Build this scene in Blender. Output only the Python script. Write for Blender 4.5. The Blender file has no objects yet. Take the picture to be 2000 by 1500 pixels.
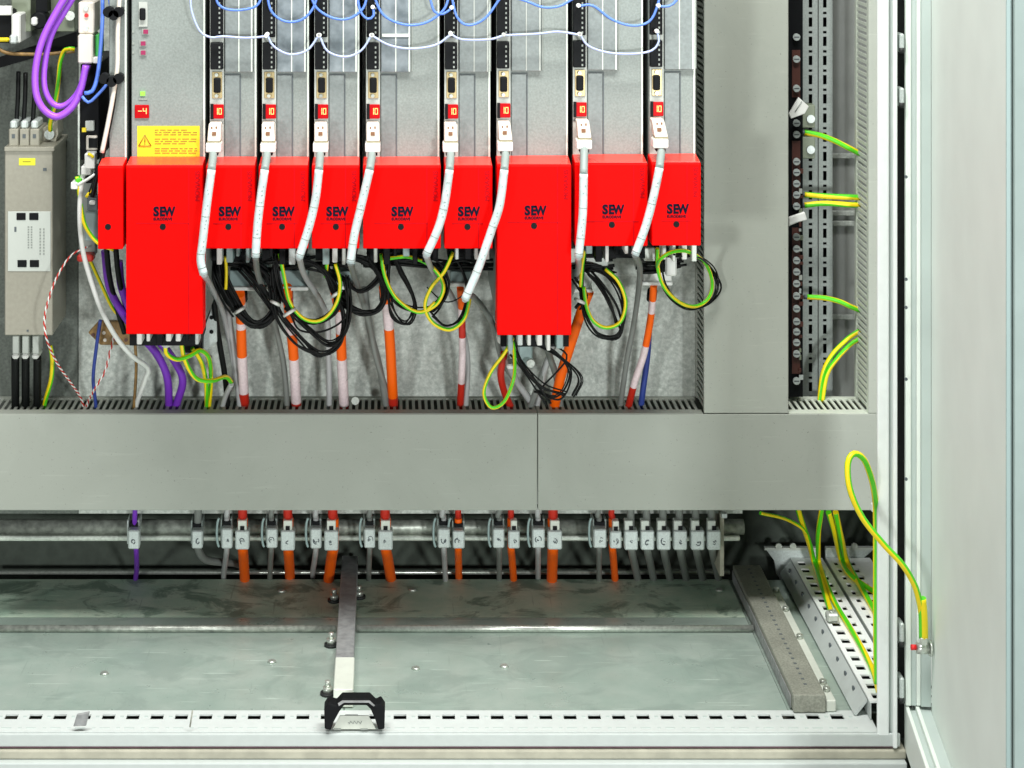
import bpy, bmesh, math, random
from mathutils import Vector, Matrix
random.seed(7)
C = bpy.context.scene.collection
SC = bpy.context.scene

# ---------------------------------------------------------------- camera
CD, FP, VX, VY = 2.3, 4125.0, 760.0, -330.0     # distance to the cabinet front, focal length in px, straight-ahead point
cam_d = bpy.data.cameras.new('camera'); cam = bpy.data.objects.new('camera', cam_d); C.objects.link(cam)
cam.location = (0, -CD, 0); cam.rotation_euler = (math.radians(90), 0, 0)
cam_d.sensor_width = 36; cam_d.lens = 36 * FP / 2000
cam_d.shift_x = (1000 - VX) / 2000; cam_d.shift_y = -(750 - VY) / 2000
cam_d.clip_start = .05; cam_d.clip_end = 100
SC.camera = cam
# ---------------------------------------------------------------- light
w = bpy.data.worlds.new('World'); SC.world = w; w.use_nodes = True
w.node_tree.nodes['Background'].inputs[0].default_value = (.93, .97, 1, 1)
w.node_tree.nodes['Background'].inputs[1].default_value = .08
def area(name, loc, target, sx, sy, e, col):
    d = bpy.data.lights.new(name, 'AREA'); d.shape = 'RECTANGLE'; d.size = sx; d.size_y = sy; d.energy = e; d.color = col
    o = bpy.data.objects.new(name, d); C.objects.link(o); o.location = loc
    o.rotation_euler = (Vector(target) - Vector(loc)).to_track_quat('-Z', 'Y').to_euler(); return o
area('ceiling_luminaire', (.15, -.8, 1.5), (.1, .2, -.8), 2.0, .35, 108, (1, .99, .96))
area('left_room_luminaire', (-1.9, -3.9, -.35), (0, .2, -.6), .35, .35, 50, (.97, 1, .97))
area('right_room_luminaire', (1.15, -3.2, -.45), (.3, .2, -.6), .3, .3, 52, (.97, 1, .99))
SC.view_settings.view_transform = 'Standard'; SC.view_settings.look = 'None'
SC.view_settings.exposure = -.04; SC.view_settings.gamma = 1

# ---------------------------------------------------------------- helpers
def P(px, py, y):
    k = (CD + y) / FP
    return Vector(((px - VX) * k, y, -(py - VY) * k))
def lin(c):
    c = c / 255.0
    return c / 12.92 if c <= .04045 else ((c + .055) / 1.055) ** 2.4
def mat(name, rgb, rough=.5, metal=0, scale=0, amt=0, bump=0, emit=None, spec=.5, coat=0, stretch=None, detail=4, alpha=1, second=None):
    m = bpy.data.materials.new(name); m.use_nodes = True; nt = m.node_tree; b = nt.nodes['Principled BSDF']
    col = (*rgb, 1)
    b.inputs['Base Color'].default_value = col; b.inputs['Roughness'].default_value = rough
    b.inputs['Metallic'].default_value = metal; b.inputs['Specular IOR Level'].default_value = spec
    b.inputs['Coat Weight'].default_value = coat
    if alpha < 1: b.inputs['Alpha'].default_value = alpha
    if emit:
        b.inputs['Emission Color'].default_value = (*emit[0], 1); b.inputs['Emission Strength'].default_value = emit[1]
    if scale:
        g = nt.nodes.new('ShaderNodeNewGeometry')
        mp = nt.nodes.new('ShaderNodeMapping'); nt.links.new(g.outputs['Position'], mp.inputs[0])
        if stretch: mp.inputs['Scale'].default_value = stretch
        n = nt.nodes.new('ShaderNodeTexNoise'); n.inputs['Scale'].default_value = scale; n.inputs['Detail'].default_value = detail
        nt.links.new(mp.outputs[0], n.inputs['Vector'])
        cr = nt.nodes.new('ShaderNodeValToRGB'); cr.color_ramp.elements[0].position = .3; cr.color_ramp.elements[1].position = .7
        lo = tuple(max(0, c * (1 - amt)) for c in rgb); hi = second or tuple(min(1, c * (1 + amt)) for c in rgb)
        cr.color_ramp.elements[0].color = (*lo, 1); cr.color_ramp.elements[1].color = (*hi, 1)
        nt.links.new(n.outputs['Fac'], cr.inputs[0])
        # a second, coarser variation so nothing reads as a flat tone
        n2 = nt.nodes.new('ShaderNodeTexNoise'); n2.inputs['Scale'].default_value = max(4, scale * .06); n2.inputs['Detail'].default_value = 3
        nt.links.new(mp.outputs[0], n2.inputs['Vector'])
        mr = nt.nodes.new('ShaderNodeMapRange'); mr.inputs[1].default_value = .3; mr.inputs[2].default_value = .7
        mr.inputs[3].default_value = 1 - amt * .5; mr.inputs[4].default_value = 1 + amt * .3
        nt.links.new(n2.outputs['Fac'], mr.inputs[0])
        mx = nt.nodes.new('ShaderNodeVectorMath'); mx.operation = 'SCALE'
        nt.links.new(cr.outputs[0], mx.inputs[0]); nt.links.new(mr.outputs[0], mx.inputs['Scale'])
        nt.links.new(mx.outputs[0], b.inputs['Base Color'])
        rr = nt.nodes.new('ShaderNodeMapRange'); rr.inputs[3].default_value = max(.05, rough - .12); rr.inputs[4].default_value = min(1, rough + .12)
        nt.links.new(n2.outputs['Fac'], rr.inputs[0]); nt.links.new(rr.outputs[0], b.inputs['Roughness'])
        if bump:
            bp = nt.nodes.new('ShaderNodeBump'); bp.inputs['Strength'].default_value = bump; bp.inputs['Distance'].default_value = .0008
            nt.links.new(n.outputs['Fac'], bp.inputs['Height']); nt.links.new(bp.outputs[0], b.inputs['Normal'])
    return m
def worn(name, rgb, hi, rough, metal, dirt, base=22, amt=.5, seed=0, scratch=.5):
    m = bpy.data.materials.new(name); m.use_nodes = True; nt = m.node_tree; b = nt.nodes['Principled BSDF']; L = nt.links.new
    g = nt.nodes.new('ShaderNodeNewGeometry')
    def noise(sc, stretch, detail=8, rough_=.6, rot=0, dist=0):
        mp = nt.nodes.new('ShaderNodeMapping'); L(g.outputs['Position'], mp.inputs[0]); mp.inputs['Scale'].default_value = stretch
        mp.inputs['Rotation'].default_value = (0, 0, rot); mp.inputs['Location'].default_value = (seed, seed * .7, 0)
        n = nt.nodes.new('ShaderNodeTexNoise'); n.inputs['Scale'].default_value = sc; n.inputs['Detail'].default_value = detail
        n.inputs['Roughness'].default_value = rough_; n.inputs['Distortion'].default_value = dist; L(mp.outputs[0], n.inputs['Vector']); return n.outputs['Fac']
    def rng(x, a0, a1, b0, b1):
        r_ = nt.nodes.new('ShaderNodeMapRange'); L(x, r_.inputs[0])
        for i_, v in enumerate((a0, a1, b0, b1)): r_.inputs[i_ + 1].default_value = v
        return r_.outputs[0]
    def mix(f, a, c):
        x = nt.nodes.new('ShaderNodeMix'); x.data_type = 'RGBA'; L(f, x.inputs[0])
        for sock, v in ((x.inputs[6], a), (x.inputs[7], c)):
            if isinstance(v, tuple): sock.default_value = (*v, 1)
            else: L(v, sock)
        return x.outputs[2]
    c = mix(rng(noise(base, (1, 1, 1)), .35, .65, 0, 1), rgb, hi)
    f = rng(noise(base * .55, (1, 1.3, 1), 9, .68, .5, .8), .50, .58, 0, amt)          # wiped smudges
    c = mix(f, c, dirt)
    f = rng(noise(260, (.05, 1, 1), 3, .5, .45), .66, .70, 0, scratch)                  # scratches one way
    c = mix(f, c, tuple(min(1, v * 1.5) for v in hi))
    f = rng(noise(300, (1, .04, 1), 3, .5, .9), .68, .72, 0, scratch * .8)
    c = mix(f, c, dirt)
    f = rng(noise(420, (1, 1, 1), 2), .70, .74, 0, .7)                                  # specks
    c = mix(f, c, tuple(v * .45 for v in dirt))
    L(c, b.inputs['Base Color']); b.inputs['Metallic'].default_value = metal
    L(rng(noise(base * 1.3, (1, 1, 1), 6), .3, .7, rough - .12, rough + .14), b.inputs['Roughness'])
    return m
M = {}
M['duct'] = worn('grey duct plastic', (.345, .372, .325), (.36, .388, .34), .6, 0, (.325, .35, .305), 9, .5, 5, .15)
M['duct_lit'] = mat('lit duct plastic', (.66, .72, .62), .5, 0, 300, .05)  # paler copy of the duct plastic: overhead light on right-hand combs painted in
M['duct_in_shade'] = mat('shaded duct inside', (.12, .13, .115), .7)  # darkened copy of the duct plastic: interior shade put into the colour
M['galv'] = worn('galvanised steel', (.40, .44, .40), (.62, .66, .61), .5, .15, (.30, .34, .31), 190, .45, 1.2, .15)
M['galv_dark'] = mat('dark mounting steel', (.13, .15, .13), .6, .2, 300, .25, .2)
M['floor_front'] = worn('zinc floor plate', (.345, .44, .385), (.42, .50, .445), .36, .22, (.28, .355, .315), 18, .5, 0, .6)
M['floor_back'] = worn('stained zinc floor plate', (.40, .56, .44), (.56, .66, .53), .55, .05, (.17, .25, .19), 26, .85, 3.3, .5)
M['steel'] = mat('bright zinc', (.62, .66, .60), .32, .7, 240, .15, .1)
M['steel_dull'] = mat('dull zinc tube', (.42, .45, .40), .4, .55, 130, .35, .3)
M['beam'] = mat('worn grey beam', (.29, .30, .25), .6, .1, 420, .22, .3)
M['beam_dark'] = mat('dark grey beam', (.30, .31, .31), .5, .1, 100, .25, .1)
M['white'] = mat('white powder coat', (.80, .85, .83), .42, 0, 90, .03)
M['offwhite'] = mat('cream coat', (.66, .70, .62), .45, 0, 90, .04)
M['door'] = mat('door powder coat', (.80, .87, .81), .45, 0, 14, .03)
M['doorshade'] = mat('shaded door coat', (.50, .58, .55), .45, 0, 14, .05)  # darker copy of the door coat: shade in folds and grooves painted in
M['sillw'] = mat('white sill coat', (.62, .67, .65), .45, 0, 90, .03)
M['lipw'] = mat('pale lip coat', (.50, .55, .53), .45, 0, 90, .03)
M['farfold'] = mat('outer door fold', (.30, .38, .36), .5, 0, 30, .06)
M['railw'] = mat('white rail coat', (.88, .92, .90), .5, 0, 200, .03)
M['duct_up'] = worn('upright duct plastic', (.385, .415, .36), (.405, .435, .38), .6, 0, (.36, .388, .34), 9, .5, 8, .15)
M['plinth'] = mat('beige plinth', (.40, .39, .31), .6, 0, 60, .12)
M['mauve'] = mat('mauve plinth foot', (.20, .10, .14), .6, 0, 60, .2)
M['rubber'] = mat('black rubber', (.012, .014, .014), .6)
M['back'] = mat('cabinet back sheet', (.06, .075, .06), .85, 0, 60, .2)
M['back_pale'] = mat('pale back sheet', (.36, .38, .36), .45, .1, 40, .06)
M['body'] = mat('drive grey sheet', (.245, .278, .26), .5, .1, 420, .13, .12)
M['body2'] = mat('drive grey flap', (.205, .235, .23), .45, .1, 300, .12, .08)
M['glassflap'] = mat('smoky clear flap', (.15, .185, .20), .25, .05, 60, .25, second=(.26, .30, .32))
M['bezel'] = mat('light bezel', (.46, .49, .45), .5)
M['edge'] = mat('pale edge', (.72, .78, .70), .4)
M['red'] = mat('red cover', (.80, .002, .0015), .5, 0, 40, .07, spec=.05)
M['red_sheen'] = mat('red lip sheen', (.90, .05, .03), .28, 0, 40, .04, spec=.9)  # lighter, glossier red: the pink highlight on cover tops put into colour
M['black'] = mat('black plastic', (.004, .005, .006), .6, spec=.18)
M['black_soft'] = mat('black wire', (.004, .005, .005), .5, spec=.22)
M['dark'] = mat('dark print', (.006, .008, .02), .7, spec=.05)
M['darkred'] = mat('faint print on red', (.42, .004, .012), .6, spec=.05)
M['gold'] = mat('gold plated', (.62, .50, .26), .35, .6)
M['wplug'] = mat('cream plug', (.74, .69, .60), .5)
M['brown'] = mat('brown print', (.24, .11, .05), .6)
M['tan'] = mat('tan groove', (.42, .36, .22), .6)
M['sleeve'] = mat('white sleeve', (.55, .66, .66), .5, 0, 150, .14)
M['boot'] = mat('grey boot', (.26, .31, .29), .5)
M['gcable'] = mat('grey cable', (.20, .215, .20), .45)
M['gcable_l'] = mat('light grey cable', (.45, .46, .46), .4)
M['orange'] = mat('orange cable', (1.0, .135, .001), .45, spec=.3)
M['redsl'] = mat('red heat shrink', (.55, .02, .008), .42)
M['pinkw'] = mat('pale pink label', (.80, .66, .68), .45, 0, 300, .10)
M['green'] = mat('earth green', (.10, .66, .01), .42)
M['yellow'] = mat('earth yellow', (.95, .74, .005), .42)
M['label_y'] = mat('yellow label', (.86, .66, .01), .5)
M['label_ly'] = mat('lemon label', (.80, .86, .03), .5)
M['ptext'] = mat('print on yellow', (.33, .22, .01), .6)
M['purple'] = mat('purple cable', (.36, .09, .74), .38)
M['purple_d'] = mat('violet cable', (.19, .035, .50), .4)
M['blue'] = mat('blue wire', (.11, .24, .80), .35)
M['lblue'] = mat('pale blue wire', (.45, .54, .84), .35)
M['dblue'] = mat('dark blue wire', (.03, .06, .30), .4)
M['filter'] = mat('beige filter case', (.325, .315, .255), .4, .25, 200, .06, .05)
M['plate'] = mat('nameplate', (.55, .59, .54), .35, .2)
M['print'] = mat('grey print', (.30, .33, .30), .6)
M['tag'] = mat('clamp aluminium', (.58, .64, .62), .38, .25, 500, .12)
M['tagprint'] = mat('clamp stamp', (.10, .12, .13), .6)
M['tbrown'] = mat('brown phenolic', (.085, .028, .02), .5)
M['mustard'] = mat('brown strip', (.24, .14, .04), .5, 0, 200, .3)
M['led'] = mat('display window', (.30, .002, .004), .4, emit=((.9, .005, .01), .3), spec=.1)
M['seg'] = mat('lit segment', (1, .3, .1), .4, emit=((1, .38, .12), 2.0))
M['gled'] = mat('green led', (.2, .8, .05), .4, emit=((.3, 1, .05), .8))
M['magenta'] = mat('magenta socket', (.30, .01, .08), .5)
M['red_dot'] = mat('red button', (.8, .02, .02), .4)
M['whitep'] = mat('white plastic', (.80, .82, .78), .45)
M['bluegrey'] = mat('blue grey bracket', (.30, .40, .39), .45, .1)
M['room'] = mat('room floor', (.35, .35, .34), .6, 0, 8, .1)
M['greenp'] = mat('green plug', (.06, .45, .10), .5)
M['olive'] = mat('olive block', (.24, .28, .20), .5)

def wloc(p):
    v = Vector((0, 0, 0))
    while p is not None: v += p.location; p = p.parent
    return v
def link(name, me, parent, mats, bevel=0, segs=1):
    o = bpy.data.objects.new(name, me); C.objects.link(o)
    for m in mats: me.materials.append(m)
    n = len(me.vertices); c = Vector((0, 0, 0))
    if n:
        xs = [v.co for v in me.vertices]
        c = Vector((sum((min(v[i] for v in xs), max(v[i] for v in xs))) / 2 for i in range(3)))
        me.transform(Matrix.Translation(-c))
    if parent: o.parent = parent; o.location = c - wloc(parent)
    else: o.location = c
    if bevel:
        b = o.modifiers.new('bevel', 'BEVEL'); b.width = bevel; b.segments = segs; b.limit_method = 'ANGLE'; b.angle_limit = math.radians(40)
    return o
def tag(o, label, cat, group=None):
    o['label'] = label; o['category'] = cat
    if group: o['group'] = group
    return o
def thing(name, label, cat, loc, group=None):
    o = bpy.data.objects.new(name, None); C.objects.link(o); o.location = loc; o.empty_display_size = .01
    return tag(o, label, cat, group)
class MB:
    def __init__(s): s.v = []; s.f = []; s.m = []; s.sm = []
    def quadbox(s, a, b, mi=0):      # a,b opposite corners
        x0, x1 = sorted((a[0], b[0])); y0, y1 = sorted((a[1], b[1])); z0, z1 = sorted((a[2], b[2]))
        n = len(s.v)
        s.v += [(x, y, z) for x in (x0, x1) for y in (y0, y1) for z in (z0, z1)]
        for f in ((0, 1, 3, 2), (4, 6, 7, 5), (0, 4, 5, 1), (2, 3, 7, 6), (0, 2, 6, 4), (1, 5, 7, 3)):
            s.f.append(tuple(n + i for i in f)); s.m.append(mi); s.sm.append(False)
        return s
    def pbox(s, x0, y0, x1, y1, yf, d, mi=0):   # rectangle seen at depth yf, d deep away from the viewer
        a = P(x0, y0, yf); b = P(x1, y1, yf)
        return s.quadbox((a.x, yf, a.z), (b.x, yf + d, b.z), mi)
    def poly(s, pts, off, mi=0):     # extruded polygon, pts 3D, off vector
        n = len(s.v); k = len(pts); off = Vector(off)
        s.v += [tuple(p) for p in pts] + [tuple(Vector(p) + off) for p in pts]
        fs = [tuple(range(n, n + k)), tuple(range(n + 2 * k - 1, n + k - 1, -1))]
        fs += [(n + i, n + k + i, n + k + (i + 1) % k, n + (i + 1) % k) for i in range(k)]
        for f in fs: s.f.append(f); s.m.append(mi); s.sm.append(False)
        return s
    def cyl(s, a, b, r, mi=0, n=12, r2=None):
        a = Vector(a); b = Vector(b); r2 = r if r2 is None else r2
        d = (b - a).normalized(); u = d.orthogonal().normalized(); w_ = d.cross(u); k = len(s.v)
        for q, rr in ((a, r), (b, r2)):
            for i in range(n):
                t = 2 * math.pi * i / n; s.v.append(tuple(q + (u * math.cos(t) + w_ * math.sin(t)) * rr))
        for i in range(n): s.f.append((k + i, k + (i + 1) % n, k + n + (i + 1) % n, k + n + i)); s.m.append(mi); s.sm.append(True)
        s.f.append(tuple(k + i for i in reversed(range(n)))); s.m.append(mi); s.sm.append(False)
        s.f.append(tuple(k + n + i for i in range(n))); s.m.append(mi); s.sm.append(False)
        return s
    def tube(s, pts, r, mi=0, n=10, matf=None, closed=False, twist=0, r_end=None):
        k = len(s.v); L = len(pts); prev = None
        acc = 0
        for i, p in enumerate(pts):
            t = (pts[min(i + 1, L - 1)] - pts[max(i - 1, 0)]).normalized()
            if prev is None: u = t.orthogonal().normalized() if abs(t.y) > .9 else t.cross(Vector((0, 1, 0))).normalized()
            else: u = (prev - t * prev.dot(t)).normalized()
            prev = u; w_ = t.cross(u)
            if i: acc += (p - pts[i - 1]).length
            for j in range(n):
                a = 2 * math.pi * j / n + acc * twist
                s.v.append(tuple(p + (u * math.cos(a) + w_ * math.sin(a)) * r))
        for i in range(L - 1):
            for j in range(n):
                s.f.append((k + i * n + j, k + i * n + (j + 1) % n, k + (i + 1) * n + (j + 1) % n, k + (i + 1) * n + j))
                s.m.append(matf(i, j, pts[i]) if matf else mi); s.sm.append(True)
        s.f.append(tuple(k + j for j in reversed(range(n)))); s.m.append(matf(0, 0, pts[0]) if matf else mi); s.sm.append(False)
        s.f.append(tuple(k + (L - 1) * n + j for j in range(n))); s.m.append(matf(L - 1, 0, pts[-1]) if matf else mi); s.sm.append(False)
        return s
    def build(s, name, mats, parent=None, bevel=0, segs=1):
        me = bpy.data.meshes.new(name); me.from_pydata(s.v, [], s.f)
        if not isinstance(mats, (list, tuple)): mats = [mats]
        for i, p in enumerate(me.polygons): p.material_index = s.m[i]; p.use_smooth = s.sm[i]
        bm = bmesh.new(); bm.from_mesh(me); bmesh.ops.recalc_face_normals(bm, faces=bm.faces); bm.to_mesh(me); bm.free()
        return link(name, me, parent, mats, bevel, segs)
def box(name, m, parent, x0, y0, x1, y1, yf, d, bevel=0):
    return MB().pbox(x0, y0, x1, y1, yf, d).build(name, M[m], parent, bevel)
def spline(pts, y=None, step=.004):
    q = [P(p[0], p[1], p[2] if len(p) > 2 else y) for p in pts]
    if len(q) < 3: q = [q[0], (q[0] + q[1]) / 2, q[1]]
    out = []
    e = [q[0] * 2 - q[1]] + q + [q[-1] * 2 - q[-2]]
    for i in range(1, len(e) - 2):
        p0, p1, p2, p3 = e[i - 1], e[i], e[i + 1], e[i + 2]
        n = max(2, int((p2 - p1).length / step))
        for k in range(n):
            t = k / n
            out.append(.5 * ((2 * p1) + (-p0 + p2) * t + (2 * p0 - 5 * p1 + 4 * p2 - p3) * t * t + (-p0 + 3 * p1 - 3 * p2 + p3) * t ** 3))
    out.append(q[-1]); return out
def R(px, y): return px * (CD + y) / FP      # a width seen at depth y, in metres
def wire(name, m, pts, wpx, y, label=None, cat='wire', group=None, parent=None):
    yy = pts[0][2] if len(pts[0]) > 2 else y
    o = MB().tube(spline(pts, y), R(wpx, yy) / 2, n=10).build(name, M[m], parent)
    if label: tag(o, label, cat, group)
    return o
def gy(pts, wpx, y, label=None, group=None, tw=35, parent=None, name='earth_wire', phase=2):
    yy = pts[0][2] if len(pts[0]) > 2 else y
    mb = MB(); mb.tube(spline(pts, y), R(wpx, yy) / 2, n=12, twist=tw, matf=lambda i, j, p: 0 if (j + phase) % 6 < 3 else 1)
    o = mb.build(name, [M['green'], M['yellow']], parent)
    if label: tag(o, label, 'wire', group)
    return o
def text(s, size, loc, parent, m, name='lettering', rot=None, offset=0, sx=1, ext=.0002):
    cu = bpy.data.curves.new('t', 'FONT'); cu.body = s; cu.size = size; cu.extrude = ext; cu.offset = offset; cu.align_x = 'CENTER'; cu.align_y = 'CENTER'
    cu.resolution_u = 3
    o = bpy.data.objects.new('t', cu); C.objects.link(o); bpy.context.view_layer.update()
    dg = bpy.context.evaluated_depsgraph_get()
    me = bpy.data.meshes.new_from_object(o.evaluated_get(dg)); bpy.data.objects.remove(o)
    for mm in list(me.materials): pass
    me.materials.clear()
    T = Matrix.Translation(loc) @ (rot or Matrix.Identity(4)) @ Matrix.Rotation(math.radians(90), 4, 'X') @ Matrix.Diagonal((sx, 1, 1, 1))
    me.transform(T); me.name = name
    return link(name, me, parent, [M[m]])
ROT90 = Matrix.Rotation(math.radians(-90), 4, 'Y')

YP, YD, YG, YR = .36, .28, .11, .07
ZF = -.9813
# ================================================================ SETTING
g = MB().quadbox((-6, -6, -1.17), (6, 4, -1.16)).build('floor', M['room']); g['kind'] = 'structure'
g = MB().quadbox((-6, 2.5, -1.16), (6, 2.6, 3)).build('wall', M['door']); g['kind'] = 'structure'

# ================================================================ CABINET
cab = thing('control_cabinet', 'open grey sheet steel control cabinet with white front frame and zinc floor plates', 'cabinet', (0, .25, -1.06))
XL = -.62; XR = .66
MB().quadbox((XL, .52, -1.02), (XR, .53, .25)).build('back_panel', M['back'], cab)
MB().quadbox((XR, .0, -1.02), (XR + .006, .519, .25)).build('side_panel', M['back_pale'], cab)
# mounting plate, ends just under the horizontal duct, right edge behind the vertical duct
a = P(-20, -60, YP); b = P(1450, 1003, YP)
xs = P(152, 0, YP).x
MB().quadbox((XL + .01, YP, .2), (xs, YP + .003, b.z)).build('mounting_plate', M['galv_dark'], cab)
MB().quadbox((xs + .001, YP, .2), (b.x, YP + .003, b.z)).build('mounting_plate', M['galv'], cab)
MB().quadbox((b.x + .001, .46, .2), (XR - .002, .463, b.z)).build('rear_sheet', M['back_pale'], cab)
# horizontal creases of the rear sheet seen in the right-hand shaft
for yy in (300, 412, 432, 615):
    box('rear_rib', 'galv', cab, 1622, yy, 1690, yy + 10, .452, .007, .001)
# floor plates
def floorplate(x0, x1, y0, y1, m, z, rivets=()):
    fp = MB().quadbox((x0, y0, z - .002), (x1, y1, z)).build('floor_plate', M[m], cab)
    for (px, py) in rivets:
        dd = -z * FP / (py - VY) - CD; c = P(px, py, dd); c.z = z
        mb = MB(); mb.cyl(c, c + Vector((0, 0, .0022)), .0055, n=14, r2=.004); mb.build('rivet', M['steel'], fp)
xc = P(676, 1300, .2).x
floorplate(XL, xc, .0562, .335, 'floor_front', ZF, ((531, 1293), (204, 1316)))
floorplate(xc + .001, .445, .0562, .335, 'floor_front', ZF, ((812, 1306), (985, 1302)))
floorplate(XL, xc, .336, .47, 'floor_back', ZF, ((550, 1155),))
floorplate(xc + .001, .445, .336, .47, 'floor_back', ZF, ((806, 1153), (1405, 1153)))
floorplate(.446, XR, .0562, .47, 'floor_front', ZF - .001)
MB().quadbox((XL, .02, -1.03), (XR, .519, -1.028)).build('base_tray', M['back'], cab)
# seam strips between front and back plates
for (x0, x1, py) in ((-20, 655, 1232), (697, 1476, 1226)):
    a = P(x0, py, .27); b = P(x1, py, .27)
    MB().cyl((a.x, .288, ZF + .004), (b.x, .288, ZF + .004), .0042, n=12).build('seam_bar', M['steel_dull'] if x0 < 0 else M['steel'], cab)
    MB().cyl((a.x, .297, ZF + .002), (b.x, .297, ZF + .002), .002, n=8).build('seam_gasket', M['rubber'], cab)
# thin bar at the very back of the floor
a = P(-20, 1118, .485); b = P(1425, 1120, .485)
MB().cyl((a.x, .485, a.z), (b.x, .485, a.z), .0028, n=10).build('rear_bar', M['steel'], cab)
# bottom sill: horizontal slotted ledge made of cross pieces so that the slots are real openings
sx0 = P(-40, 1430, 0).x; sx1 = P(1716, 1430, 0).x
y0, y1, sa, sb = .0, .0558, .0325, .0455     # slot row depth range
mb = MB()
zt = ZF + .0005; zb = zt - .002
mb.quadbox((sx0, y0, zt), (sx1, sa, zb)).quadbox((sx0, sb, zt), (sx1, y1, zb))
pitch = R(47.4, .04); x = P(-37, 1400, .04).x; sw = R(25, .04)
xx = sx0; k = 0
while x < sx1 - .03:
    mb.quadbox((xx, sa, zt), (x, sb, zb)); xx = x + sw
    x += pitch
mb.quadbox((xx, sa, zt), (sx1, sb, zb))
x = P(-37, 1400, .04).x
while x < sx1 - .03:
    # faint second row: shallow embossed dashes, and the small round holes between slots
    mb.quadbox((x + .001, .0085, zt + .0003), (x + sw - .002, .0105, zt), 1); mb.quadbox((x + pitch * .72, .0085, zt + .0003), (x + pitch * .72 + .004, .0105, zt), 1)
    mb.quadbox((x + pitch * .74, .037, zt + .0003), (x + pitch * .74 + .004, .041, zt), 1)
    x += pitch
sill = mb.build('slotted_sill', [M['sillw'], M['doorshade']], cab)
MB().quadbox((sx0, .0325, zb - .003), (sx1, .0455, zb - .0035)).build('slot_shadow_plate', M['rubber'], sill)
# front lip
zl = -(1456 + 330) * CD / FP
MB().quadbox((sx0, -.004, zt - .0006), (P(1757, 0, 0).x, .0, zl)).build('front_lip', M['lipw'], cab, .0015, 2)
MB().quadbox((sx0, .001, zl - .003), (P(1750, 0, 0).x, .03, zl - .0003)).build('lip_seal', M['mauve'], cab)
pz0 = -(1461 + 330) * CD / FP; pz1 = -(1479 + 330) * CD / FP
pl = MB().quadbox((sx0, -.006, pz0), (P(1768, 0, 0).x, .3, pz1)).build('plinth', M['plinth'], cab, .002, 2)
MB().quadbox((sx0, -.014, pz1 - .0003), (P(1766, 0, 0).x, .3, pz1 - .0088)).build('plinth_edge', M['lipw'], cab, .0015, 2)
MB().quadbox((sx0, -.009, pz1 - .0095), (P(1766, 0, 0).x, .3, -1.1595)).build('plinth_foot', M['rubber'], cab)
# right front post: folded profile
zt0 = .25
def vstrip(name, m, x0, x1, yf, d, par=cab, zb_=zl, bevel=0):
    return MB().quadbox((P(x0, 0, yf).x, yf, zt0), (P(x1, 0, yf).x, yf + d, zb_)).build(name, M[m], par, bevel, 2)
post = vstrip('front_post', 'white', 1714, 1737, -.004, .006, bevel=.002)
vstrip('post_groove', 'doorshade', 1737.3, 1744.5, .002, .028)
vstrip('post_rim', 'white', 1745, 1753, -.008, .036, bevel=.001)
vstrip('gap_dark_strip', 'rubber', 1753.6, 1775, .02, .02)  # added black strip standing for the shade in the hinge gap
# hinges in the gap
for (y0_, y1_) in ((66, 103), (172, 210), (1218, 1262), (1325, 1372)):
    h = box('hinge', 'tag', cab, 1757.5, y0_, 1767, y1_, -.006, .02, .0015)
    c = P(1761, y1_ + 1, -.004); MB().cyl(c, c + Vector((0, 0, .006)), .003, n=10).build('hinge_pin', M['rubber'], h)

# ================================================================ DOOR  (tray opened a little under a right angle)
dx0 = P(1769, 0, -.002)
dth = math.atan(.107)
door = thing('cabinet_door', 'pale grey cabinet door standing open at the right edge', 'door', (dx0.x, -.002, -.9))
def dpt(u, v, z):      # u along the door towards the viewer, v outwards
    U = Vector((-math.sin(dth), -math.cos(dth), 0)); V = Vector((math.cos(dth), -math.sin(dth), 0))
    q = Vector((dx0.x, -.002, 0)) + U * u + V * v; q.z = z; return q
def dbox(name, m, u0, u1, v0, v1, z0, z1, bevel=0, par=door):
    mb = MB(); mb.poly([dpt(u0, v0, z0), dpt(u1, v0, z0), dpt(u1, v1, z0), dpt(u0, v1, z0)], (0, 0, z1 - z0))
    return mb.build(name, M[m], par, bevel, 2)
zdb = -(1378 + 330) * CD / FP     # inner bottom of the tray
DW = .447
dbox('door_panel', 'door', .0, DW, .0275, .030, -1.09, zt0)
# hinge-side wall in three folds (facing the viewer)
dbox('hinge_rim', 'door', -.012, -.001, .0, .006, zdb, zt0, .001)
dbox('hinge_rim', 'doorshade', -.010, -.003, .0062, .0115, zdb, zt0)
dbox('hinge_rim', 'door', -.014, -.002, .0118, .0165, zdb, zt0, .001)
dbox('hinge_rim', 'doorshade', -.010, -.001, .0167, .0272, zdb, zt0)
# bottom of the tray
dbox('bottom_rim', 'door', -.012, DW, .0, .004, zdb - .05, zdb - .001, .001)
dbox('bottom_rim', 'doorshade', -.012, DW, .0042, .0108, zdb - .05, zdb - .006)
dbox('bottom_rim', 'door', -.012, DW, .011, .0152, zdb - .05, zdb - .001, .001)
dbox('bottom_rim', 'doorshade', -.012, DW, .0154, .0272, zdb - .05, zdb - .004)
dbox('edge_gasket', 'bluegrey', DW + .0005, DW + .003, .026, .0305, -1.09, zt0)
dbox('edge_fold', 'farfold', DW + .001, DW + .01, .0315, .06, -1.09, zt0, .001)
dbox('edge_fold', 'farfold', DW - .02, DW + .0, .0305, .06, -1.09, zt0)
# rim details: clips and screws on the hinge strip
for yy in (345, 600, 935, 545, 740):
    c = P(1769, yy, -.01); MB().cyl(c, c + Vector((0, -.002, 0)), .0018, n=10).build('rim_screw', M['tagprint'], door)
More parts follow.
